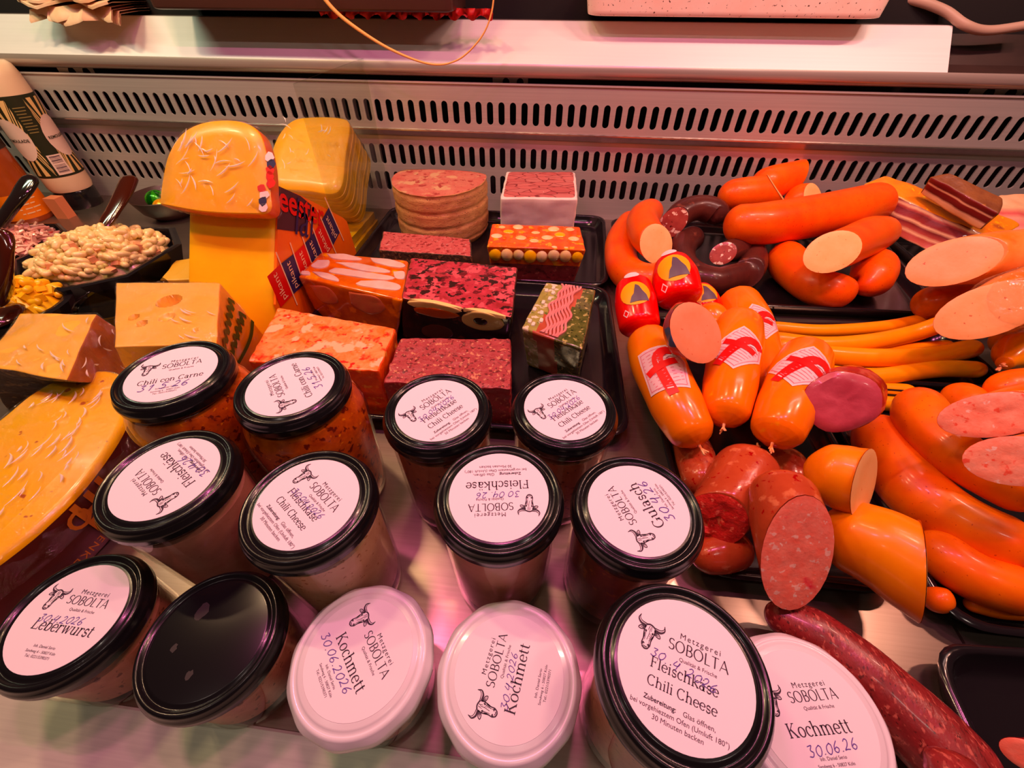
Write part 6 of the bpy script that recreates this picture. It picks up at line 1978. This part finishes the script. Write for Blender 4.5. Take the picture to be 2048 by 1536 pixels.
# dark crate with red frill
xa, xb = -0.6718, -0.1825
t = thing('dark_crate', 'dark plastic crate with red frilly lining standing over the worktop edge', 'crate', ((xa + xb) / 2, .95, zt), None)
V, S = block([(xa, 1.15, .48), (xb, 1.15, .48), (xb, .825, .48), (xa, .825, .48)], [(xa, 1.15, .322), (xb, 1.15, .322), (xb, .825, .3225), (xa, .825, .3225)], 6, .05, .0)
v, f = submesh(V, [q for s in S.values() for q in s])
obj('body', v, f, simple('crate_plastic', srgb(70, 46, 40), .4), t, sharp=40)
for k in range(4):
    fx = xa + (xb - xa) * (.06 + .29 * k)
    v, f = box(fx - .02, fx + .02, .93, 1.10, zt, .3225)
    obj('foot', v, f, DARK, t, smooth=False)
fr_ = []
x2 = -0.1256
x1_ = -0.4043
rows = []
for i in range(90):
    x = x1_ + (x2 - x1_) * i / 89
    w = .006 * math.sin(i * .9) + .004 * math.sin(i * 2.3)
    rows.append([Vector((x, .851 + w, .327)), Vector((x, .850 - w, .320 + .002 * math.sin(i * 1.7))), Vector((x, .853 + w * .6, .3155 + .0035 * math.sin(i * .7)))])
v, f = loft(rows, False, False, False)
obj('red_frill', v, f, simple('frill_red', srgb(176, 24, 26), .5), t, label='red frilly lining', sharp=None)
# speckled slab
SPECK = mottled('speckled_white', (30, srgb(252, 228, 214), srgb(246, 216, 200)), [(260, .66, .02, srgb(90, 60, 50))], .4)
xa, xb = 0.0136, 0.4521
V, S = block([(xa, 1.12, .362), (xb, 1.12, .362), (xb, .860, .362), (xa, .860, .362)], [(xa + .008, 1.12, .3185), (xb - .003, 1.12, .3185), (xb - .003, .864, .3185), (xa + .008, .864, .3185)], 8, .12, .0)
t = thing('speckled_slab', 'white slab with dark speckles on low feet at top right', 'slab', ((xa + xb) / 2, .99, zt), None)
v, f = submesh(V, [q for s in S.values() for q in s])
obj('slab', v, f, SPECK, t, sharp=60)
for fx in (xa + .07, xa + .18, xb - .10):
    v, f = box(fx - .03, fx + .03, .93, 1.08, zt, .3195)
    obj('foot', v, f, DARK, t, smooth=False)
# cables
cab = [Vector((0.4809, 0.95, 0.3412)), Vector((0.52, 0.93, 0.3374)), Vector((0.5605, 0.92, 0.3267)), Vector((0.5869, 0.9, 0.312)), Vector((0.6226, 0.9, 0.306)), Vector((0.6761, 0.9, 0.3129))]
v, f = tube(cab, .0062, 12, 40, ('flat', 'flat'))[:2]
o = obj('grey_cable', v, f, simple('cable_grey', srgb(176, 152, 136), .5), loc=base_of(v))
tag(o, 'thick grey cable curling down at the top right corner', 'cable')
cab = [Vector((-0.3817, 0.81, 0.3576)), Vector((-0.3688, 0.81, 0.3335)), Vector((-0.3404, 0.81, 0.3099)), Vector((-0.2835, 0.81, 0.2801)), Vector((-0.2217, 0.81, 0.2623)), Vector((-0.1768, 0.81, 0.2681)), Vector((-0.1397, 0.81, 0.294)), Vector((-0.1219, 0.81, 0.3215)), Vector((-0.1151, 0.81, 0.3534))]
v, f = tube(cab, lambda q: .0032 - .0020 * min(1, q * 1.6), 10, 60, ('flat', 'flat'))[:2]
o = obj('cord', v, f, simple('cord_beige', srgb(240, 190, 130), .5), loc=base_of(v))
tag(o, 'thin beige cord hanging in a loop in front of the worktop', 'cord')
# jars and cartons far back on the worktop
for k, (px, lab, c) in enumerate(((-0.1424, 'green carton at the far back, between the cord loop and the slab', srgb(86, 130, 70)), (-0.0778, 'small dark container behind the slab, right of the green carton', srgb(60, 54, 40)))):
    x = px
    v, f = box(x - .022, x + .022, 1.22, 1.27, zt, .42)
    V, S = block([(x - .022, 1.27, .42), (x + .022, 1.27, .42), (x + .022, 1.22, .42), (x - .022, 1.22, .42)], [(x - .022, 1.27, zt), (x + .022, 1.27, zt), (x + .022, 1.22, zt), (x - .022, 1.22, zt)], 4, .1, 0)
    v, f = submesh(V, [q for s in S.values() for q in s])
    o = obj('carton', v, f, simple('carton_%d' % k if False else 'carton_colour' + str(k), c, .5), loc=(x, 1.245, zt), sharp=40)
    tag(o, lab, 'carton')
for k in range(4):
    x = -0.0394 + 0.0183 * k
    v, f = lathe([(.0002, 0), (.010, 0), (.0105, .003), (.0105, .06), (.007, .07), (.007, .085), (.0002, .086)], (x, 1.16, zt), 24)
    o = obj('small_bottle', v, f, simple('oil_yellow', srgb(120, 104, 46), .2, coat=.4), loc=(x, 1.16, zt), sharp=40)
    tag(o, 'small dull yellow bottle in the row at the far back', 'bottle', 'row of small bottles at the far back')
v, f = box(-1.3419, -1.2248, 1.13, 1.2, zt, .40)
o = obj('crate', v, f, simple('crate_green', srgb(36, 62, 34), .5), loc=(-1.2907, 1.16, zt), smooth=False)
tag(o, 'dark green crate at the far top left corner behind the paper bundle', 'crate')
